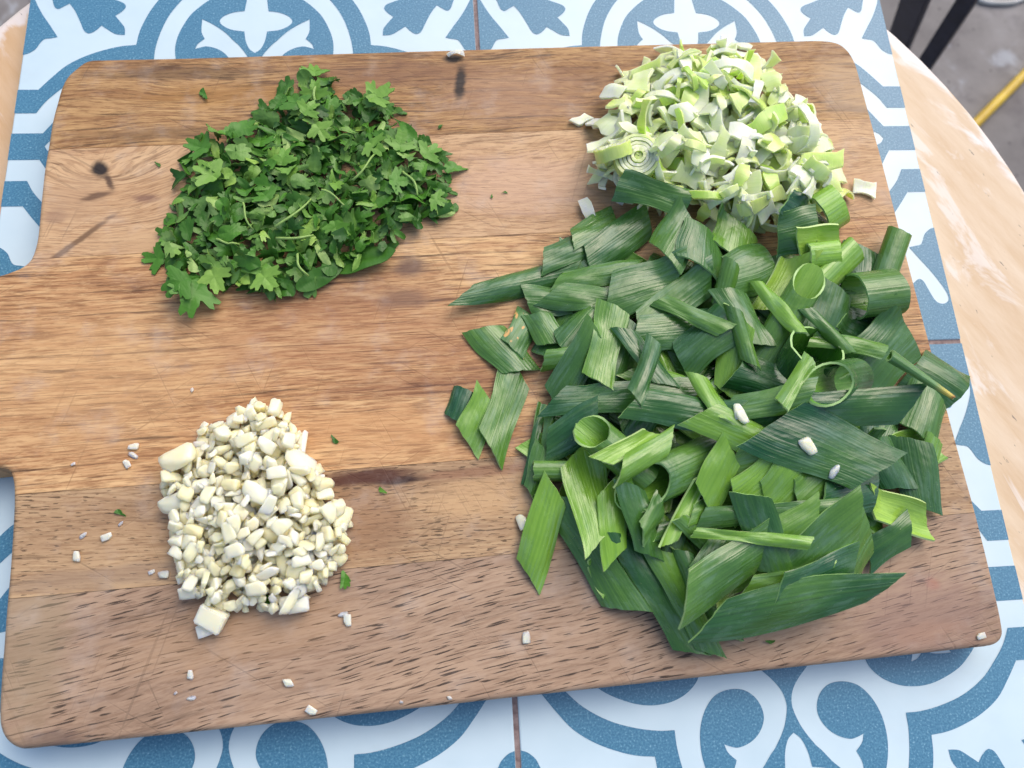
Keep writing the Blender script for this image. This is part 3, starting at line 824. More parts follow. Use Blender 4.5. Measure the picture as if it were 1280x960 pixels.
LP(700, 446, 40, 24, 3, .25, .3, 2.4)
LP(720, 458, 92, 38, 60, .22, .6, .8)
LP(668, 555, 105, 11, 79, .10, .2, .5, .25, label='thin curled leek strip hanging at the left side of heap')
LP(682, 560, 96, 12, 84, .06, .2, .5, -.2, label='second thin leek strip beside the curled one')
LP(672, 590, 60, 26, 75, .08, .8, .8)
# upper edge
LP(742, 284, 66, 30, 32, .03, .5, .8)
LP(773, 300, 95, 38, 36, .06, .4, 1.0)
LP(812, 253, 92, 32, -14, .02, .2, .5, .5, q=90)
LP(745, 344, 100, 28, 6, .30, .8, 1.2)
LP(728, 373, 84, 34, -10, .12, .9, .9)
LP(846, 293, 60, 44, 60, .16, .5, .9)
LP(880, 312, 52, 56, 82, .25, .2, 1.3)
LP(920, 300, 46, 52, 78, .40, .3, 1.2)
LP(1005, 281, 82, 32, -12, .02, .4, .8)
LP(980, 307, 44, 44, 10, .05, .1, .8)
LT(1036, 262, 34, 44, 35, .85, .3, .8, open_=1.2, label='pale green curled leek piece between the pale and green heaps')
LP(1026, 305, 60, 34, 10, .75, .3, 1.7, flip=1)
LT(1030, 318, 40, 26, 8, .95, .2, .7, label='whitish inner leek roll lying in a green curl')
LP(1077, 332, 50, 46, 80, .03, .3, .9)
LT(1113, 322, 66, 24, 74, .20, .3, .85, ry=-.25, lift=.003, label='upright dark green leek tube at the right end of heap')
LT(1043, 338, 78, 28, 45, .72, .3, .85, label='bright yellow green leek tube in the upper right of heap')
def strips(n_, poly_, sd_):
    rs = random.Random(sd_); st_ = random.getstate(); random.seed(sd_)
    for _ in range(n_):
        px, py = sample_low(poly_, .88, 3)
        LP(px, py, rs.uniform(48, 96), rs.uniform(15, 27), rs.choice([rs.uniform(-75, -20), rs.uniform(0, 80)]), rs.choice([.06, .12, .3, .5, .62]), rs.uniform(.5, 1.1), rs.uniform(.9, 2.2), rs.uniform(-.1, .4), flip=rs.random() < .35)
    random.setstate(st_)
strips(24, green_poly, 5)
# centre
LP(803, 359, 90, 54, 16, .04, .6, .5, .1)
LP(843, 378, 110, 40, 36, .10, .6, .7)
LP(780, 446, 84, 38, 70, .06, .5, 1.2)
LP(757, 428, 98, 38, 78, .45, .35, .45, .1)
LP(850, 412, 118, 46, 8, .08, .5, 1.1, .35, q=90)
LP(938, 335, 62, 56, 24, .06, .2, 1.3, .3)
LP(908, 358, 50, 22, 80, .35, .3, 2.6, label='rolled leek bit with a tan dry core in the heap')
LP(980, 355, 70, 34, 62, .82, .5, 1.1, flip=1)
LP(1030, 390, 66, 48, 76, .03, .2, .6)
LT(983, 398, 92, 34, 62, .30, 1.3, .7, ry=-.22, lift=.003, label='leek tube with its open oval mouth facing up in the heap')
LP(928, 396, 78, 42, -66, .10, .4, .9)
LP(1077, 408, 58, 46, -20, .03, .3, .7)
LP(1118, 412, 56, 44, -60, .05, .3, .8)
LT(1093, 368, 52, 56, 8, .10, .1, .95, label='ribbed dark green leek barrel ring at heap right side')
LP(1105, 442, 84, 72, 50, .05, .1, .5, .1)
LP(918, 447, 84, 34, 84, .45, .5, .8)
LP(832, 478, 92, 30, -20, .40, .9, 1.0)
LP(880, 425, 70, 50, 40, .12, .3, 1.4)
LP(782, 495, 180, 38, 2, .05, 1.0, .6, .1)
LP(970, 478, 108, 50, -16, .04, .4, 1.6, .2, q=88)
LT(1012, 447, 38, 66, 80, .15, .1, .85, ry=-1.15, lift=.003, label='wide leek hoop standing open in the middle of heap')
LP(1062, 430, 98, 22, -9, .42, .5, .9, .3)
LT(1046, 480, 56, 44, 200, .16, .9, .9, ry=-.5, lift=.005, label='leek tube with its round mouth turned to the heap side')
LP(1172, 474, 72, 66, -30, .06, .2, 1.7, .3, label='folded dark leek leaf hanging over the board right edge', follow=.3)
LP(1153, 514, 60, 50, 70, .14, .3, 1.4, .2, follow=.3)
LP(1030, 513, 200, 38, 2, .04, .8, .8, .1)
LP(960, 503, 100, 34, 8, .16, .8, 1.0)
# lower left
LP(715, 538, 70, 40, 30, .12, .6, 1.0)
LT(690, 589, 46, 23, 0, .38, .1, .85, label='short light green leek tube at the heap lower left side')
LP(740, 690, 165, 48, -58, .04, .8, .5, .05, label='long dark leek leaf under the two light green pieces')
LP(845, 520, 120, 40, -8, .10, .7, 1.0)
LP(678, 666, 112, 42, 74, .5, .8, .9, fold=.15, label='folded green leek leaf piece lying alone at heap lower left')
LP(738, 616, 118, 56, -78, .66, -.75, .4, .05, q=90, label='broad light green leek leaf parallelogram at heap lower left')
LP(764, 652, 94, 36, -83, .72, -.8, .4, q=90, label='narrow light green leek leaf overlapping the broad light one')
LT(772, 566, 88, 42, -36 + 180, .22, .9, .8, ry=-.22, label='leek tube with dark oval mouth at heap left centre', lift=.002)
LT(845, 590, 104, 50, 26 + 180, .14, 1.2, .75, ry=-.2, label='large leek tube with slanted mouth in the heap centre', lift=.002)
LP(823, 742, 170, 40, -58, .08, .8, .6, .08, label='long dark leek leaf pointing out of the heap lower edge')
LP(856, 752, 150, 34, -60, .12, .9, 1.1, .1, label='narrow leek leaf whose tip reaches furthest below the heap')
LP(800, 650, 90, 36, -70, .14, .6, 1.0)
strips(22, [(690, 560), (800, 500), (950, 520), (1110, 540), (1120, 640), (1030, 720), (880, 740), (790, 710)], 8)
# lower right and centre
LP(900, 690, 100, 40, 50, .16, .5, .9)
strips(8, [(800, 380), (960, 360), (1100, 420), (1090, 500), (900, 520), (780, 480)], 9)
LP(946, 553, 160, 44, -24, .45, .8, .9, .1)
LP(958, 572, 84, 36, 10, .35, .7, 1.0)
LP(897, 594, 66, 40, 66, .6, .6, .5)
LP(945, 606, 66, 44, 40, .66, .6, .6)
LP(978, 606, 60, 50, 50, .52, .5, .5)
LP(1016, 606, 54, 44, 45, .45, .5, .7)
LP(1063, 622, 84, 44, 14, .04, .6, .7)
LP(1162, 572, 50, 24, 78, .55, .2, .8)
LP(1146, 592, 90, 50, -75, .10, .4, .8)
LP(1110, 577, 74, 46, -60, .05, .4, .8)
LP(1032, 560, 150, 78, -20, .03, .75, .45, .08, q=88, label='largest dark blue green leek leaf lying flat across the heap')
LP(1122, 641, 90, 40, -14, .66, .5, 1.2, flip=1, label='olive leek leaf piece turned inside up at heap right side')
LP(975, 640, 190, 24, 3, .06, .6, .8, .2)
LP(990, 662, 70, 40, 35, .42, .7, 1.0)
LP(1113, 676, 56, 34, 38, .05, .6, .6)
LP(1066, 694, 76, 50, 62, .07, .5, .9)
LP(1027, 682, 118, 52, 44, .16, .6, .6, .1)
LP(955, 668, 104, 42, -66, .04, .6, .8, .1)
LP(905, 716, 118, 50, 34, .22, .8, 1.0, .1)
LP(985, 726, 100, 26, 10, .45, .9, 1.0)
LP(1020, 725, 110, 44, 20, .04, .7, .8)
LP(940, 672, 140, 14, -7, .55, .6, .8, .15)
LP(997, 755, 225, 54, 11, .07, .9, .8, -.05, taper=(.25, .5), label='longest ribbed leek leaf along the lower edge of heap')
LT(1112, 492, 88, 17, -32, .25, .2, .9, taper=.80, lift=.004, q=92, label='pointed leek leaf tip with a brown dry end on the heap')

# ------------------------------------------------------------------ parsley
def parsley_mat(name, a, b, c_):
    n = NT(name); t = n.attr('tone'); o = n.coord()
    base = n.ramp(t, [(0.0, a), (0.5, b), (1.0, c_)])
    g = n.noise(o, 260, 3, 0.6); vn = n.noise(n.map(o, scale=(900, 160, 300)), 1.0, 2, 0.5)
    base = n.mix(n.step(g, 0.4, 0.7, 0, 0.4), base, n.mix(1.0, base, (0.6, 0.68, 0.6), 'MULTIPLY'))
    n.P(Base_Color=base, Roughness=0.45, Specular_IOR_Level=0.35)
    n.bump(n.math('ADD', g, vn), 0.5, 0.0004)
    return n.m
PS_A = parsley_mat('parsley_leaf_face', lin(40, 84, 26), lin(80, 134, 40), lin(146, 182, 84))
PS_B = parsley_mat('parsley_leaf_back', lin(84, 124, 58), lin(112, 154, 70), lin(162, 190, 110))
PS_R = parsley_mat('parsley_leaf_edge', lin(52, 96, 30), lin(80, 128, 42), lin(130, 166, 76))
def leaf_geo(size, kind, seed, whole=False):
    r_ = random.Random(seed); n = 48; out = []
    wd2 = r_.uniform(.2, .34); tooth = r_.choice([3, 4]); wd = r_.uniform(.5, .62)
    for k in range(n):
        a = 2 * PI * k / n; d = ((a + PI) % (2*PI)) - PI
        if kind == 'lobed':        # three broad toothed lobes fanning from a wedge base
            lob = max(math.exp(-(d / wd) ** 4), 0.84 * math.exp(-((d - 1.22) / .46) ** 4), 0.80 * math.exp(-((d + 1.22) / .46) ** 4))
            r = 0.34 + 0.66 * lob
            if abs(d) < 1.8: r *= 1 - 0.22 * (k % tooth == 0) - 0.04 * (k % tooth == 1)
            if abs(d) > 2.3: r *= 1.0 - .5 * (abs(d) - 2.3)
        elif kind == 'wedge':
            r = 0.42 + 0.58 * math.exp(-(d / .95) ** 4)
            if abs(d) < 1.2: r *= 1 - 0.22 * (k % tooth == 0)
        elif kind == 'sliver':      # narrow strip left by the knife
            r = 1 / math.sqrt((math.cos(a)) ** 2 + (math.sin(a) / wd2) ** 2); r *= 1 - .12 * (k % tooth == 0)
        else:                       # plain pointed leaf, toothless
            r = 1 / math.sqrt((math.cos(a)) ** 2 + (math.sin(a) / 0.42) ** 2)
            if abs(d) < .5: r *= 1 + 0.3 * (1 - abs(d) / .5)
        out.append((r * math.cos(a) * size, r * math.sin(a) * size))
    out = np.array(out)
    if not whole and (kind == 'wedge' or (kind == 'lobed' and r_.random() < .8)):      # knife cuts
        for _ in range(r_.choice([1, 2, 3])):
            ca = r_.uniform(0, 2 * PI); nv = np.array([math.cos(ca), math.sin(ca)]); dd = size * r_.uniform(.10, .45)
            s_ = out @ nv; m_ = s_ > dd
            out[m_] -= np.outer(s_[m_] - dd, nv)
    ctr = out.mean(0)
    V = [ctr] + [ctr + (p - ctr) * 0.52 for p in out] + list(out)
    V = np.c_[np.array(V), np.zeros(len(V))]
    cu, cv, ph = r_.uniform(-.9, .9) / size, r_.uniform(-.8, 1.1) / size, r_.uniform(0, 6)
    q = V[:, :2] - ctr
    if whole: cu *= .3; cv *= .3
    if whole and kind == 'plain': cu = .03 / size; cv = .10 / size
    V[:, 2] = cu * .5 * q[:, 0] ** 2 + cv * .5 * q[:, 1] ** 2 + r_.uniform(-.9, .9) / size * q[:, 0] * q[:, 1] * (0.3 if whole else 1) + .05 * size * np.sin(q[:, 0] / size * 5 + ph) - 0.05 * size * np.exp(-(q[:, 1] / size / .10) ** 2)
    F = [(0, 1 + k, 1 + (k + 1) % n) for k in range(n)] + [(1 + k, 1 + n + k, 1 + n + (k + 1) % n, 1 + (k + 1) % n) for k in range(n)]
    V[:, :2] -= ctr
    return V, F
par_var = []
for k in range(40):
    r_ = random.Random(900 + k)
    kind = ['wedge', 'wedge', 'sliver', 'lobed', 'wedge'][k % 5]
    size = r_.uniform(.0034, .0075) if kind != 'sliver' else r_.uniform(.0030, .0050)
    V, F = leaf_geo(size, kind, k)
    VV, FF, idx = solidify(V, F, 0.00020)
    me = mesh('parsley_piece', VV, FF, True, idx)
    for m_ in (PS_A, PS_B, PS_R): me.materials.append(m_)
    par_var.append((V, F, me, VV, FF, idx))
big_var = []
for k in range(10):
    V, F = leaf_geo(.0058, 'lobed' if k < 8 else 'plain', 1000 + k, whole=True)
    VV, FF, idx = solidify(V, F, 0.00020)
    me = mesh('parsley_leaf', VV, FF, True, idx)
    for m_ in (PS_A, PS_B, PS_R): me.materials.append(m_)
    big_var.append((V, F, me, VV, FF, idx))
par_var += big_var
PAR_L = {0: ('dark green chopped parsley leaf bit in the parsley heap', 'dark parsley bits in the heap'),
         1: ('mid green chopped parsley leaf bit in the parsley heap', 'mid green parsley bits in the heap'),
         2: ('light green chopped parsley leaf bit in the parsley heap', 'light parsley bits in the heap')}
par_poly = [(205, 320), (225, 235), (240, 185), (310, 160), (350, 120), (395, 100), (440, 118), (490, 125), (500, 155), (545, 190), (568, 225), (560, 262), (515, 275), (480, 315), (430, 330), (395, 350), (350, 365),
            (300, 355), (250, 370), (215, 355)]
hidden = ([], [], [])
hcount = 0
def put_parsley(px, py, var=None, tone=None, single=True, scale=1.0, yaw=None, flat=False, label=None, name='parsley_piece', q=80):
    global hcount
    vv = var if var is not None else random.randrange(40)
    V, F, me, VV, FF, idx = par_var[vv]
    p = at(px, py, ZB + .004); p = at(px, py, hat(p[None, :2])[0] + .002)
    gx, gy = slope(p[:2], 0.006)
    tl = 0.15 if flat else random.choice([.25, .5, .9])
    if flat: gx, gy = gx * .6, gy * .6
    nv = Vector((-gx * .7 + random.gauss(0, tl), -gy * .7 + random.gauss(0, tl), 1)).normalized()
    yaw = random.uniform(0, 2 * PI) if yaw is None else yaw
    R = np.array(Vector((0, 0, 1)).rotation_difference(nv).to_matrix()) @ rotm(0 if flat else random.choice([0, 0, PI]), 0, yaw) * scale
    P = V @ R.T; P[:, :2] += p[:2]
    S = tri_samples(P, F, .0015); z = max(np.percentile(hat(S[:, :2]) - S[:, 2], q) + .00015, ZB + .0002 - S[:, 2].min())
    S[:, 2] += z; stamp(S, .0002)
    if tone is None: tone = random.choice([random.gauss(.12, .1), random.gauss(.35, .12), random.gauss(.5, .12), random.gauss(.8, .15)])
    tone = float(min(1, max(0, tone)))
    if single:
        o = link(name, me, (), None, (p[0], p[1], z))
        o.rotation_euler = Matrix((R / scale).tolist()).to_euler(); o.scale = (scale,) * 3
        o['tone'] = tone
        k = 0 if tone < .32 else 1 if tone < .62 else 2
        if label: tag(o, label, 'parsley')
        else:
            f_ = ('toothed', 'toothed', 'narrow', 'lobed', 'toothed')[vv % 5] if vv < 40 else 'whole lobed'
            tag(o, f'{f_} {PAR_L[k][0]}', 'parsley', f'{f_} {PAR_L[k][1]}')
    else:
        W_ = VV @ R.T + np.array([p[0], p[1], z]); b = len(hidden[0])
        hidden[0].extend(W_.tolist()); hidden[1].extend([tuple(i + b for i in f) for f in FF]); hidden[2].extend(idx)
for k in range(620): put_parsley(*sample_low(par_poly, 1.03 if k < 320 else 0.92 if k < 500 else .75, 4), single=False, flat=k < 200)
me = mesh('parsley_filling', hidden[0], hidden[1], True, hidden[2])
for m_ in (PS_A, PS_B, PS_R): me.materials.append(m_)
o = link('parsley_filling', me); o['tone'] = .22
tag(o, 'finely chopped parsley filling the parsley heap', 'parsley', kind='stuff')
put_parsley(446, 324, 48, .24, True, 2.1, .16, True, 'big smooth dark pointed leaf at the heap lower right side', q=70)
put_parsley(395, 345, 49, .2, True, 1.5, .5, True, 'smaller smooth dark leaf under the heap lower edge', q=70)
for k in range(268): put_parsley(*sample_low(par_poly, 1.03 if k < 190 else .85, 3))
lob = [40 + k % 8 for k in range(16)]; pl = [48, 49, 34, 39]
# parsley stems
def stem(px0, py0, px1, py1, rad, tone, label, arch=.002):
    a = at(px0, py0, ZB + .004); b = at(px1, py1, ZB + .004)
    a = at(px0, py0, hat(a[None, :2])[0] + .001); b = at(px1, py1, hat(b[None, :2])[0] + .001)
    V, F = [], []; n = 8; m = 7
    d = (b - a); d /= np.linalg.norm(d); s_ = np.cross(d, (0, 0, 1)); s_ /= np.linalg.norm(s_); u_ = np.cross(s_, d)
    for i in range(n):
        t = i / (n - 1); c_ = a * (1 - t) + b * t + np.array([0, 0, arch * math.sin(PI * t)]) + s_ * .0012 * math.sin(t * 4 + px0)
        c_[2] = max(c_[2], hat(c_[None, :2])[0] + rad)
        for k in range(m): V.append(c_ + (s_ * math.cos(2*PI*k/m) + u_ * math.sin(2*PI*k/m)) * rad * (1 - .3 * t) - a)
    F = [(i*m+k, i*m+(k+1) % m, (i+1)*m+(k+1) % m, (i+1)*m+k) for i in range(n-1) for k in range(m)] + [tuple(range(m))[::-1], tuple((n-1)*m+k for k in range(m))]
    o = link('parsley_sprig', mesh('parsley_sprig', V, F, True), [PS_B], None, tuple(a)); o['tone'] = tone
    tag(o, label, 'parsley', 'parsley stems')
for s_ in ((505, 215, 522, 245, .0006), (345, 300, 392, 295, .0006), (345, 285, 390, 250, .0005), (400, 240, 440, 260, .0005), (300, 255, 318, 285, .0005), (395, 105, 398, 135, .0007), (440, 225, 470, 195, .0005), (270, 300, 310, 310, .0005), (370, 320, 385, 345, .0006)):
    stem(*s_, .8, 'short chopped parsley stem on the parsley heap')
for (px, py, v_, tn_, sc_, yw_, lb) in (
        (248, 372, lob[0], .42, 2.0, -1.9, 'large lobed parsley leaf at the heap lower left corner'), (222, 348, lob[2], .35, 1.6, -2.6, None), (196, 322, lob[3], .40, 1.3, 3.0, 'lobed parsley leaf at the far left tip of the heap'),
        (262, 338, lob[1], .85, 1.5, -1.2, 'pale lobed parsley leaf lying on the heap left corner'), (330, 345, lob[4], .75, 1.4, -.9, None), (262, 215, lob[5], .7, 1.5, 2.5, None),
        (470, 124, lob[6], .72, 1.7, .5, 'light lobed parsley leaf at the top right of the heap'), (394, 92, lob[7], .62, 1.3, 1.7, 'small parsley sprig leaf sticking out at the heap top'), (392, 110, lob[8], .65, 1.3, 1.5, None),
        (566, 211, pl[2], .42, 1.5, -.4, 'pointed parsley leaf sticking out at heap right end'),
        (250, 180, lob[9], .35, 1.5, 2.8, None), (370, 130, lob[10], .35, 1.4, 2.0, None), (385, 140, lob[0], .65, 1.2, .8, None), (400, 165, lob[11], .72, 1.2, -1, None), (325, 175, lob[12], .45, 1.3, 1.5, None),
        (535, 195, lob[13], .6, 1.3, .6, None), (500, 180, lob[14], .62, 1.4, 1.4, None), (466, 180, lob[15], .66, 1.3, -.8, None), (352, 195, lob[2], .6, 1.2, 1.4, None), (330, 240, lob[4], .4, 1.2, 2.2, None), (495, 225, lob[6], .5, 1.3, 0, None),
        (545, 250, lob[8], .6, 1.1, -.4, None), (300, 165, pl[3], .35, 1.2, .4, None), (420, 285, lob[1], .55, 1.1, -1.4, None)):
    put_parsley(px, py, v_, tn_, True, sc_, yw_, True, lb, q=88)
for (px, py, sc_, tn_, lb) in ((253, 114, .75, .3, 'single parsley crumb on the streaked far plank'), (196, 203, .35, .2, 'tiny parsley crumb near the dark knot'), (615, 243, .4, .3, 'tiny parsley crumb right of the parsley heap'), (632, 238, .3, .3, None), (550, 156, .25, .2, None),
                           (418, 549, .75, .12, 'dark leaf crumb beside the garlic heap top'), (147, 640, .75, .2, 'narrow leaf crumb on the board left of the garlic'), (477, 612, .45, .6, 'pale leaf crumb below the dark wood streak'),
                           (430, 722, .9, .4, 'parsley crumb tucked under the garlic heap right edge'), (965, 802, .7, .2, 'dark leaf crumb below the leek heap'), (340, 752, .6, .15, 'parsley crumb under the lower garlic edge')):
    put_parsley(px, py, random.choice([0, 1, 4, 5, 6, 9]), tn_, True, sc_, None, True, lb or 'tiny parsley crumb on the bare board by the pale middle plank', 'parsley_crumb')
for o in bpy.data.objects:
    if o.get('label', '').startswith('tiny parsley crumb on the bare'): o['group'] = 'tiny parsley crumbs on the bare board'

# ------------------------------------------------------------------ garlic
def garlic_mat():
    n = NT('garlic_flesh'); t = n.attr('tone'); o = n.coord()
    g = n.noise(o, 300, 3, 0.55)
    base = n.ramp(n.math('ADD', n.math('MULTIPLY', t, .8), n.math('MULTIPLY', g, .3)), [(0.1, lin(248, 243, 220)), (0.55, lin(244, 234, 192)), (0.95, lin(234, 214, 150))])
    n.P(Base_Color=base, Roughness=0.36, Specular_IOR_Level=0.5, Subsurface_Weight=1.0, Subsurface_Scale=0.004)
    n.b.inputs['Subsurface Radius'].default_value = (1.0, .85, .5)
    n.bump(g, 0.25, 0.0004)
    return n.m
GAR = garlic_mat()
def chunk_mesh(sx, sy, sz, seed, npt=9, sub=2, soft=9):
    """Rounded irregular chunk: a ball trimmed by a few random knife planes with soft edges."""
    r_ = random.Random(seed); bm = bmesh.new()
    bmesh.ops.create_icosphere(bm, subdivisions=sub, radius=1)
    pl_ = [(Vector((r_.gauss(0, 1), r_.gauss(0, 1), r_.gauss(0, 1))).normalized(), r_.uniform(.62, 1.0)) for _ in range(npt)]
    pl_ = [(n_, h_ * r_.choice([.55, .75, 1.0])) for n_, h_ in pl_]
    pl_ += [(Vector(a), r_.uniform(.75, 1.05)) for a in ((1, 0, 0), (-1, 0, 0), (0, 1, 0), (0, -1, 0), (0, 0, 1), (0, 0, -1))]
    for v in bm.verts:
        d = v.co.normalized()
        r = sum((max(0.0, n_.dot(d)) / h_) ** soft for n_, h_ in pl_) ** (-1 / soft)
        v.co = Vector((d.x * r * sx, d.y * r * sy, d.z * r * sz))
    me = bm_mesh('garlic_piece', bm, True)
    me.materials.append(GAR)
    V = np.array([v.co[:] for v in me.vertices]); F = [tuple(p.vertices) for p in me.polygons]
    return V, F, me
gar_var = []
for k in range(36):
    r_ = random.Random(70 + k)
    s = r_.uniform(.0014, .0030)
    gar_var.append(chunk_mesh(s * r_.uniform(.9, 1.9), s * r_.uniform(.7, 1.2), s * r_.uniform(.4, .9), k, r_.choice([4, 5, 6, 8]), 3, r_.choice([22, 34, 50])))
gar_poly = [(203, 618), (212, 588), (248, 556), (254, 534), (302, 522), (322, 500), (348, 512), (378, 540), (377, 568), (402, 594), (432, 652), (428, 692), (402, 734), (368, 758), (320, 762), (272, 758), (228, 736), (218, 700), (222, 650)]
GAR_L = {0: ('ivory white chopped garlic piece in the garlic heap', 'white garlic pieces in the heap'), 1: ('cream yellow chopped garlic piece in the garlic heap', 'cream garlic pieces in the heap')}
def put_garlic(px, py, geo=None, tone=None, yaw=None, label=None, name='garlic_piece', flat=False, q=70, scale=1.0, stuff=None):
    V, F, me = geo or random.choice(gar_var)
    p = at(px, py, ZB + .003); p = at(px, py, hat(p[None, :2])[0] + .001)
    gx, gy = slope(p[:2], .005)
    tl = .05 if flat else .35
    nv = Vector((-gx * .8 + random.gauss(0, tl), -gy * .8 + random.gauss(0, tl), 1)).normalized()
    R = np.array(Vector((0, 0, 1)).rotation_difference(nv).to_matrix()) @ rotm(0, 0, random.uniform(0, 2*PI) if yaw is None else yaw) * scale
    P = V @ R.T; P[:, :2] += p[:2]
    S = tri_samples(P, F, .0012)
    lowm = S[:, 2] < np.median(S[:, 2])
    z = max(np.percentile((hat(S[:, :2]) - S[:, 2])[lowm], q), ZB + .0001 - S[:, 2].min())
    S[:, 2] += z; stamp(S)
    if stuff is not None:
        b_ = len(stuff[0]); stuff[0].extend((V @ R.T + np.array([p[0], p[1], z])).tolist()); stuff[1].extend([tuple(i + b_ for i in f) for f in F]); return
    o = link(name, me, (), None, (p[0], p[1], z))
    o.rotation_euler = Matrix((R / scale).tolist()).to_euler(); o.scale = (scale,) * 3
    tone = min(1, max(0, random.gauss(.35, .2))) if tone is None else tone
    o['tone'] = float(tone)
    if label: tag(o, label, 'garlic')
    else: tag(o, f'{("small", "chunky")[int(max(V.max(0)[:2]) * scale > .0028)]} ' + GAR_L[0 if tone < .4 else 1][0], 'garlic', f'{("small", "chunky")[int(max(V.max(0)[:2]) * scale > .0028)]} ' + GAR_L[0 if tone < .4 else 1][1])
mince = ([], [])
min_var = [chunk_mesh(*(random.uniform(.0014, .0026) * np.array([random.uniform(1, 1.9), 1.0, .7])), 800 + k, 6, 2, 30) for k in range(14)]
for k in range(430): put_garlic(*sample_low(gar_poly, 1.0 if k < 300 else .86 if k < 450 else .66, 5), random.choice(min_var), scale=random.uniform(.8, 1.3), stuff=mince)
me = mesh('garlic_mince', mince[0], mince[1], True); me.materials.append(GAR)
o = link('garlic_mince', me); o['tone'] = .55
tag(o, 'finely minced garlic filling the garlic heap', 'garlic', kind='stuff')
for k in range(262): put_garlic(*sample_low(gar_poly, 1.0 if k < 150 else .86 if k < 215 else .62, 4 if k < 190 else 1), scale=random.uniform(.7, 1.3))
big = [chunk_mesh(.0040, .0028, .0014, 200 + k, 5, 3, 30) for k in range(6)]
for (px, py, yw) in ((320, 735, .2), (335, 630, 1.2), (350, 655, .8), (305, 548, .5), (262, 620, 1.4), (300, 690, .3), (360, 545, 1.3), (415, 640, -.9), (240, 690, 1.1), (375, 700, .4), (345, 590, .2), (285, 665, 2.0)):
    put_garlic(px, py, random.choice(big), random.uniform(.1, .5), yw, flat=True)
put_garlic(222, 576, chunk_mesh(.0072, .0050, .0034, 301, 5, 3, 30), .35, .35, 'large smooth garlic clove end at the heap left side', flat=True)
put_garlic(374, 549, chunk_mesh(.0050, .0020, .0018, 302, 5, 3, 30), .05, 1.3, 'upright white garlic slice at the heap right top', flat=True)
bmc = bmesh.new(); bmesh.ops.create_cube(bmc, size=1)
for v in bmc.verts: v.co = Vector((v.co.x * .0092, v.co.y * .0068, v.co.z * .0052)) + Vector((random.uniform(-1, 1), random.uniform(-1, 1), random.uniform(-1, 1))) * .0005
bmesh.ops.bevel(bmc, geom=bmc.edges[:] + bmc.verts[:], offset=.0005, segments=2, affect='EDGES')
mec = bm_mesh('garlic_piece', bmc, True); mec.materials.append(GAR); mec.set_sharp_from_angle(angle=math.radians(38))
cube_geo = (np.array([v.co[:] for v in mec.vertices]), [tuple(p.vertices) for p in mec.polygons], mec)
put_garlic(262, 786, big[2], .0, .3, 'thin white garlic sliver under the square garlic block', flat=True)
put_garlic(267, 772, cube_geo, .12, -.5, 'square garlic block lying just below the garlic heap', flat=True)
thin = [chunk_mesh(.0022, .0013, .0005, 400 + k, 5, 3, 30) for k in range(5)]
CR_L = 'small white garlic crumb scattered on the bare board'
for (px, py, sc_) in ((168, 557, 1.1), (166, 569, .9), (158, 579, .9), (91, 579, .5), (133, 671, 1.0), (103, 669, .7), (96, 697, 1.1), (203, 718, 1.2), (189, 715, .6), (150, 654, .5), (238, 845, .9), (238, 873, .7), (218, 867, .4),
                      (360, 855, 1.3), (389, 889, 1.0), (428, 768, .8), (434, 776, 1.1), (658, 796, 1.3), (239, 487, .6), (652, 652, 1.6), (1227, 795, .9), (562, 873, .6), (502, 878, .4)):
    o = put_garlic(px, py, random.choice(thin), .35, None, CR_L, 'garlic_crumb', True, 60, sc_)
for o in bpy.data.objects:
    if o.name.startswith('garlic_crumb'): o['group'] = 'garlic crumbs on the bare board'
for (px, py, sc_, lb) in ((927, 512, 1.6, None), (935, 517, 1.4, None), (1006, 557, 2.0, None), (1044, 589, 1.3, None)):
    put_garlic(px, py, random.choice(thin), .3, None, 'white garlic bit lying on the green leek leaves', 'garlic_bit', True, 80, sc_)
for o in bpy.data.objects:
    if o.name.startswith('garlic_bit'): o['group'] = 'garlic bits on the leek heap'

# ------------------------------------------------------------------ beyond the table: hose, folding chair, cable
def tube_path(pts, rad, m=12):
    P = catmull(pts, 8); V, F = [], []; n = len(P)
    for i in range(n):
        d = P[min(i + 1, n - 1)] - P[max(i - 1, 0)]; d /= np.linalg.norm(d)
        s_ = np.cross(d, (0, 0, 1)); s_ /= np.linalg.norm(s_); u_ = np.cross(s_, d)
        for k in range(m): V.append(P[i] + (s_ * math.cos(2*PI*k/m) + u_ * math.sin(2*PI*k/m)) * rad)
    F = [(i*m+k, i*m+(k+1) % m, (i+1)*m+(k+1) % m, (i+1)*m+k) for i in range(n-1) for k in range(m)] + [tuple(range(m))[::-1], tuple((n-1)*m+k for k in range(m))]
    return V, F
hs = NT('yellow_hose_rubber'); hn = hs.noise(hs.coord(), 30, 3, .5)
hs.P(Base_Color=hs.ramp(hn, [(.3, lin(186, 150, 24)), (.7, lin(216, 184, 48))]), Roughness=.4)
FZ = FLOOR_Z + .0085
V, F = tube_path([at(1130, 262, FZ), at(1180, 196, FZ), at(1230, 144, FZ), at(1262, 112, FZ), at(1290, 84, FZ), at(1340, 40, FZ), at(1420, 0, FZ)], .0078)
tag(link('garden_hose', mesh('garden_hose', V, F, True), [hs.m]), 'yellow garden hose lying on the concrete floor', 'hose')
cb = NT('pale_cable'); cn = cb.noise(cb.coord(), 40); cb.P(Base_Color=cb.ramp(cn, [(.3, lin(170, 170, 166)), (.7, lin(200, 200, 196))]), Roughness=.5)
FZ2 = FLOOR_Z + .0045
V, F = tube_path([at(1205, -18, FZ2), at(1225, 0, FZ2), at(1248, 4, FZ2), at(1270, 2, FZ2), at(1310, -16, FZ2)], .004)
tag(link('cable', mesh('cable', V, F, True), [cb.m]), 'pale grey cable on the concrete floor beyond the chair bars', 'cable')
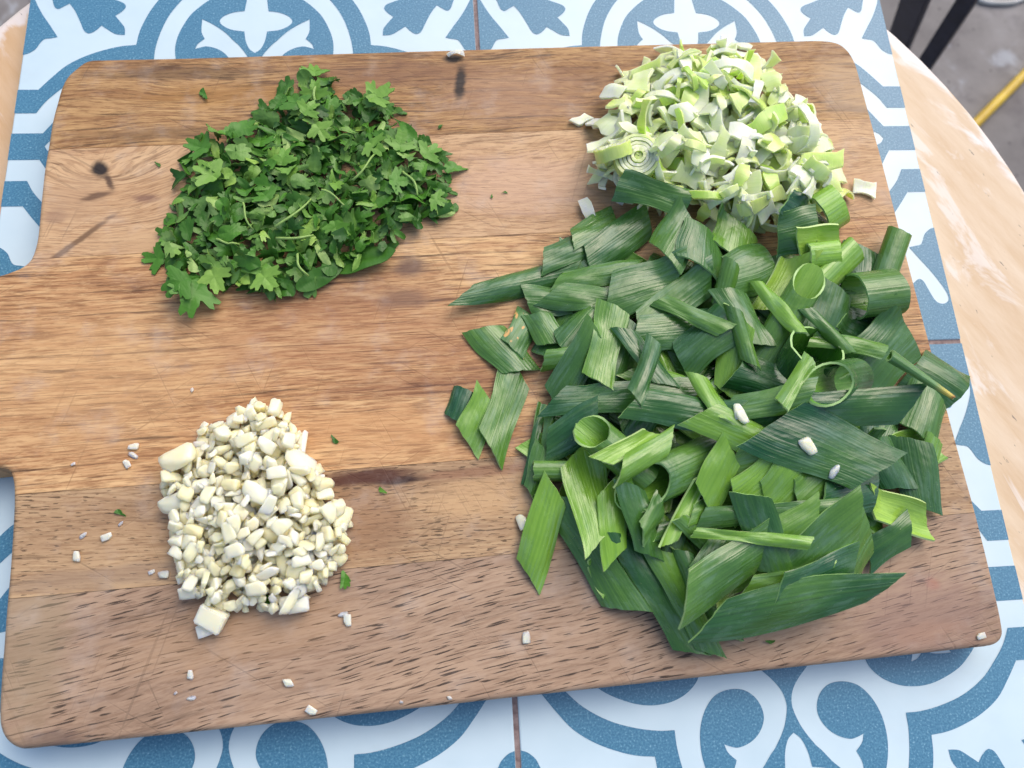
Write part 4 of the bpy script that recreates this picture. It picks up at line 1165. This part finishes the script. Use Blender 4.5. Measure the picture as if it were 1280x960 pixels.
def bar(a, b, w, t):
    a, b = np.array(a), np.array(b); d = (b - a) / np.linalg.norm(b - a); s_ = np.cross(d, (0, 0, 1)); s_ /= np.linalg.norm(s_); u_ = np.cross(s_, d)
    V = [q + s_ * i * w / 2 + u_ * j * t / 2 for q in (a, b) for i, j in ((-1, -1), (1, -1), (1, 1), (-1, 1))]
    F = [(3, 2, 1, 0), (4, 5, 6, 7)] + [(k, (k+1) % 4, 4+(k+1) % 4, 4+k) for k in range(4)]
    bm = bmesh.new(); vs_ = [bm.verts.new(v) for v in V]
    for f in F: bm.faces.new([vs_[k] for k in f])
    bmesh.ops.bevel(bm, geom=bm.edges[:], offset=.0015, segments=2, affect='EDGES'); bmesh.ops.recalc_face_normals(bm, faces=bm.faces[:])
    return bm_mesh('bar', bm)
a0, a1 = at(1105, 103, FLOOR_Z + .004), at(1176, -84, -.30)
b0, b1 = at(1120, 136, FLOOR_Z + .004), at(1262, -81, -.30)
chair = empty('folding_chair', (0, 0, 0))
tag(chair, 'dark steel folding chair whose slanted legs show beside the table', 'chair')
link('leg', bar(a0, a1, .034, .012), [IRON], chair)
link('leg', bar(b0, b1, .021, .012), [IRON], chair)
dv = (b1 - a1); dv[2] = 0; back = np.array([-dv[1], dv[0], 0]); back = back / np.linalg.norm(back)
if back[1] < 0: back = -back
c0 = a1 + back * .32; c1 = b1 + back * .32
link('leg', bar((*(c0[:2] - back[:2] * .02), FLOOR_Z + .004), c0, .02, .012), [IRON], chair)
link('leg', bar((*(c1[:2] - back[:2] * .02), FLOOR_Z + .004), c1, .02, .012), [IRON], chair)
for k in range(6):
    t = (k + .6) / 6.2
    link('seat_slat', bar(a1 * (1-t) + c0 * t + (0, 0, .010), b1 * (1-t) + c1 * t + (0, 0, .010), .04, .008), [IRON], chair)

# ------------------------------------------------------------------ leek pieces named by the marked piece they lie beside
ANCH = (('long pointed dark leek', 'long pointed leaf'), ('orange spots', 'orange spotted leaf'), ('thin curled leek', 'thin curled strip'), ('upright dark green', 'upright tube'), ('bright yellow green', 'yellow green tube'),
        ('barrel ring', 'ribbed barrel ring'), ('tan dry core', 'roll with tan core'), ('open oval mouth', 'tube with open mouth'), ('wide leek hoop', 'standing hoop'), ('brown dry end', 'brown tipped leaf'),
        ('largest dark', 'largest flat dark leaf'), ('longest ribbed', 'longest ribbed leaf'), ('broad light green', 'broad light parallelogram'), ('short light green', 'short light tube'), ('olive leek', 'olive inside-up leaf'),
        ('folded green leek', 'folded lone leaf'), ('large leek tube', 'large slanted tube'), ('dark oval mouth', 'tube with dark mouth'), ('overhanging', 'overhanging leaf'), ('hanging over the board', 'leaf overhanging the board'),
        ('round leek slice', 'ringed round slice'), ('pointing out', 'long leaf pointing out below'))
anchors = []
for o in list(bpy.data.objects):
    for k_, w_ in ANCH:
        if k_ in o.get('label', ''): anchors.append((o.location.copy(), w_))
cnt = {}
for o in list(bpy.data.objects):
    if o.name.startswith('leek_leaf_piece') and o.get('group'):
        w_ = min(anchors, key=lambda a: (a[0] - o.location).length)[1]
        o['label'] = o['label'].replace('leek leaf piece in the big chopped leek heap', 'leek leaf piece beside the ' + w_)
        cnt.setdefault(o['label'], []).append(o)
for l_, os_ in cnt.items():
    for o in os_:
        if len(os_) == 1: del o['group']
        else: o['group'] = l_.replace('leek leaf piece', 'leek pieces')
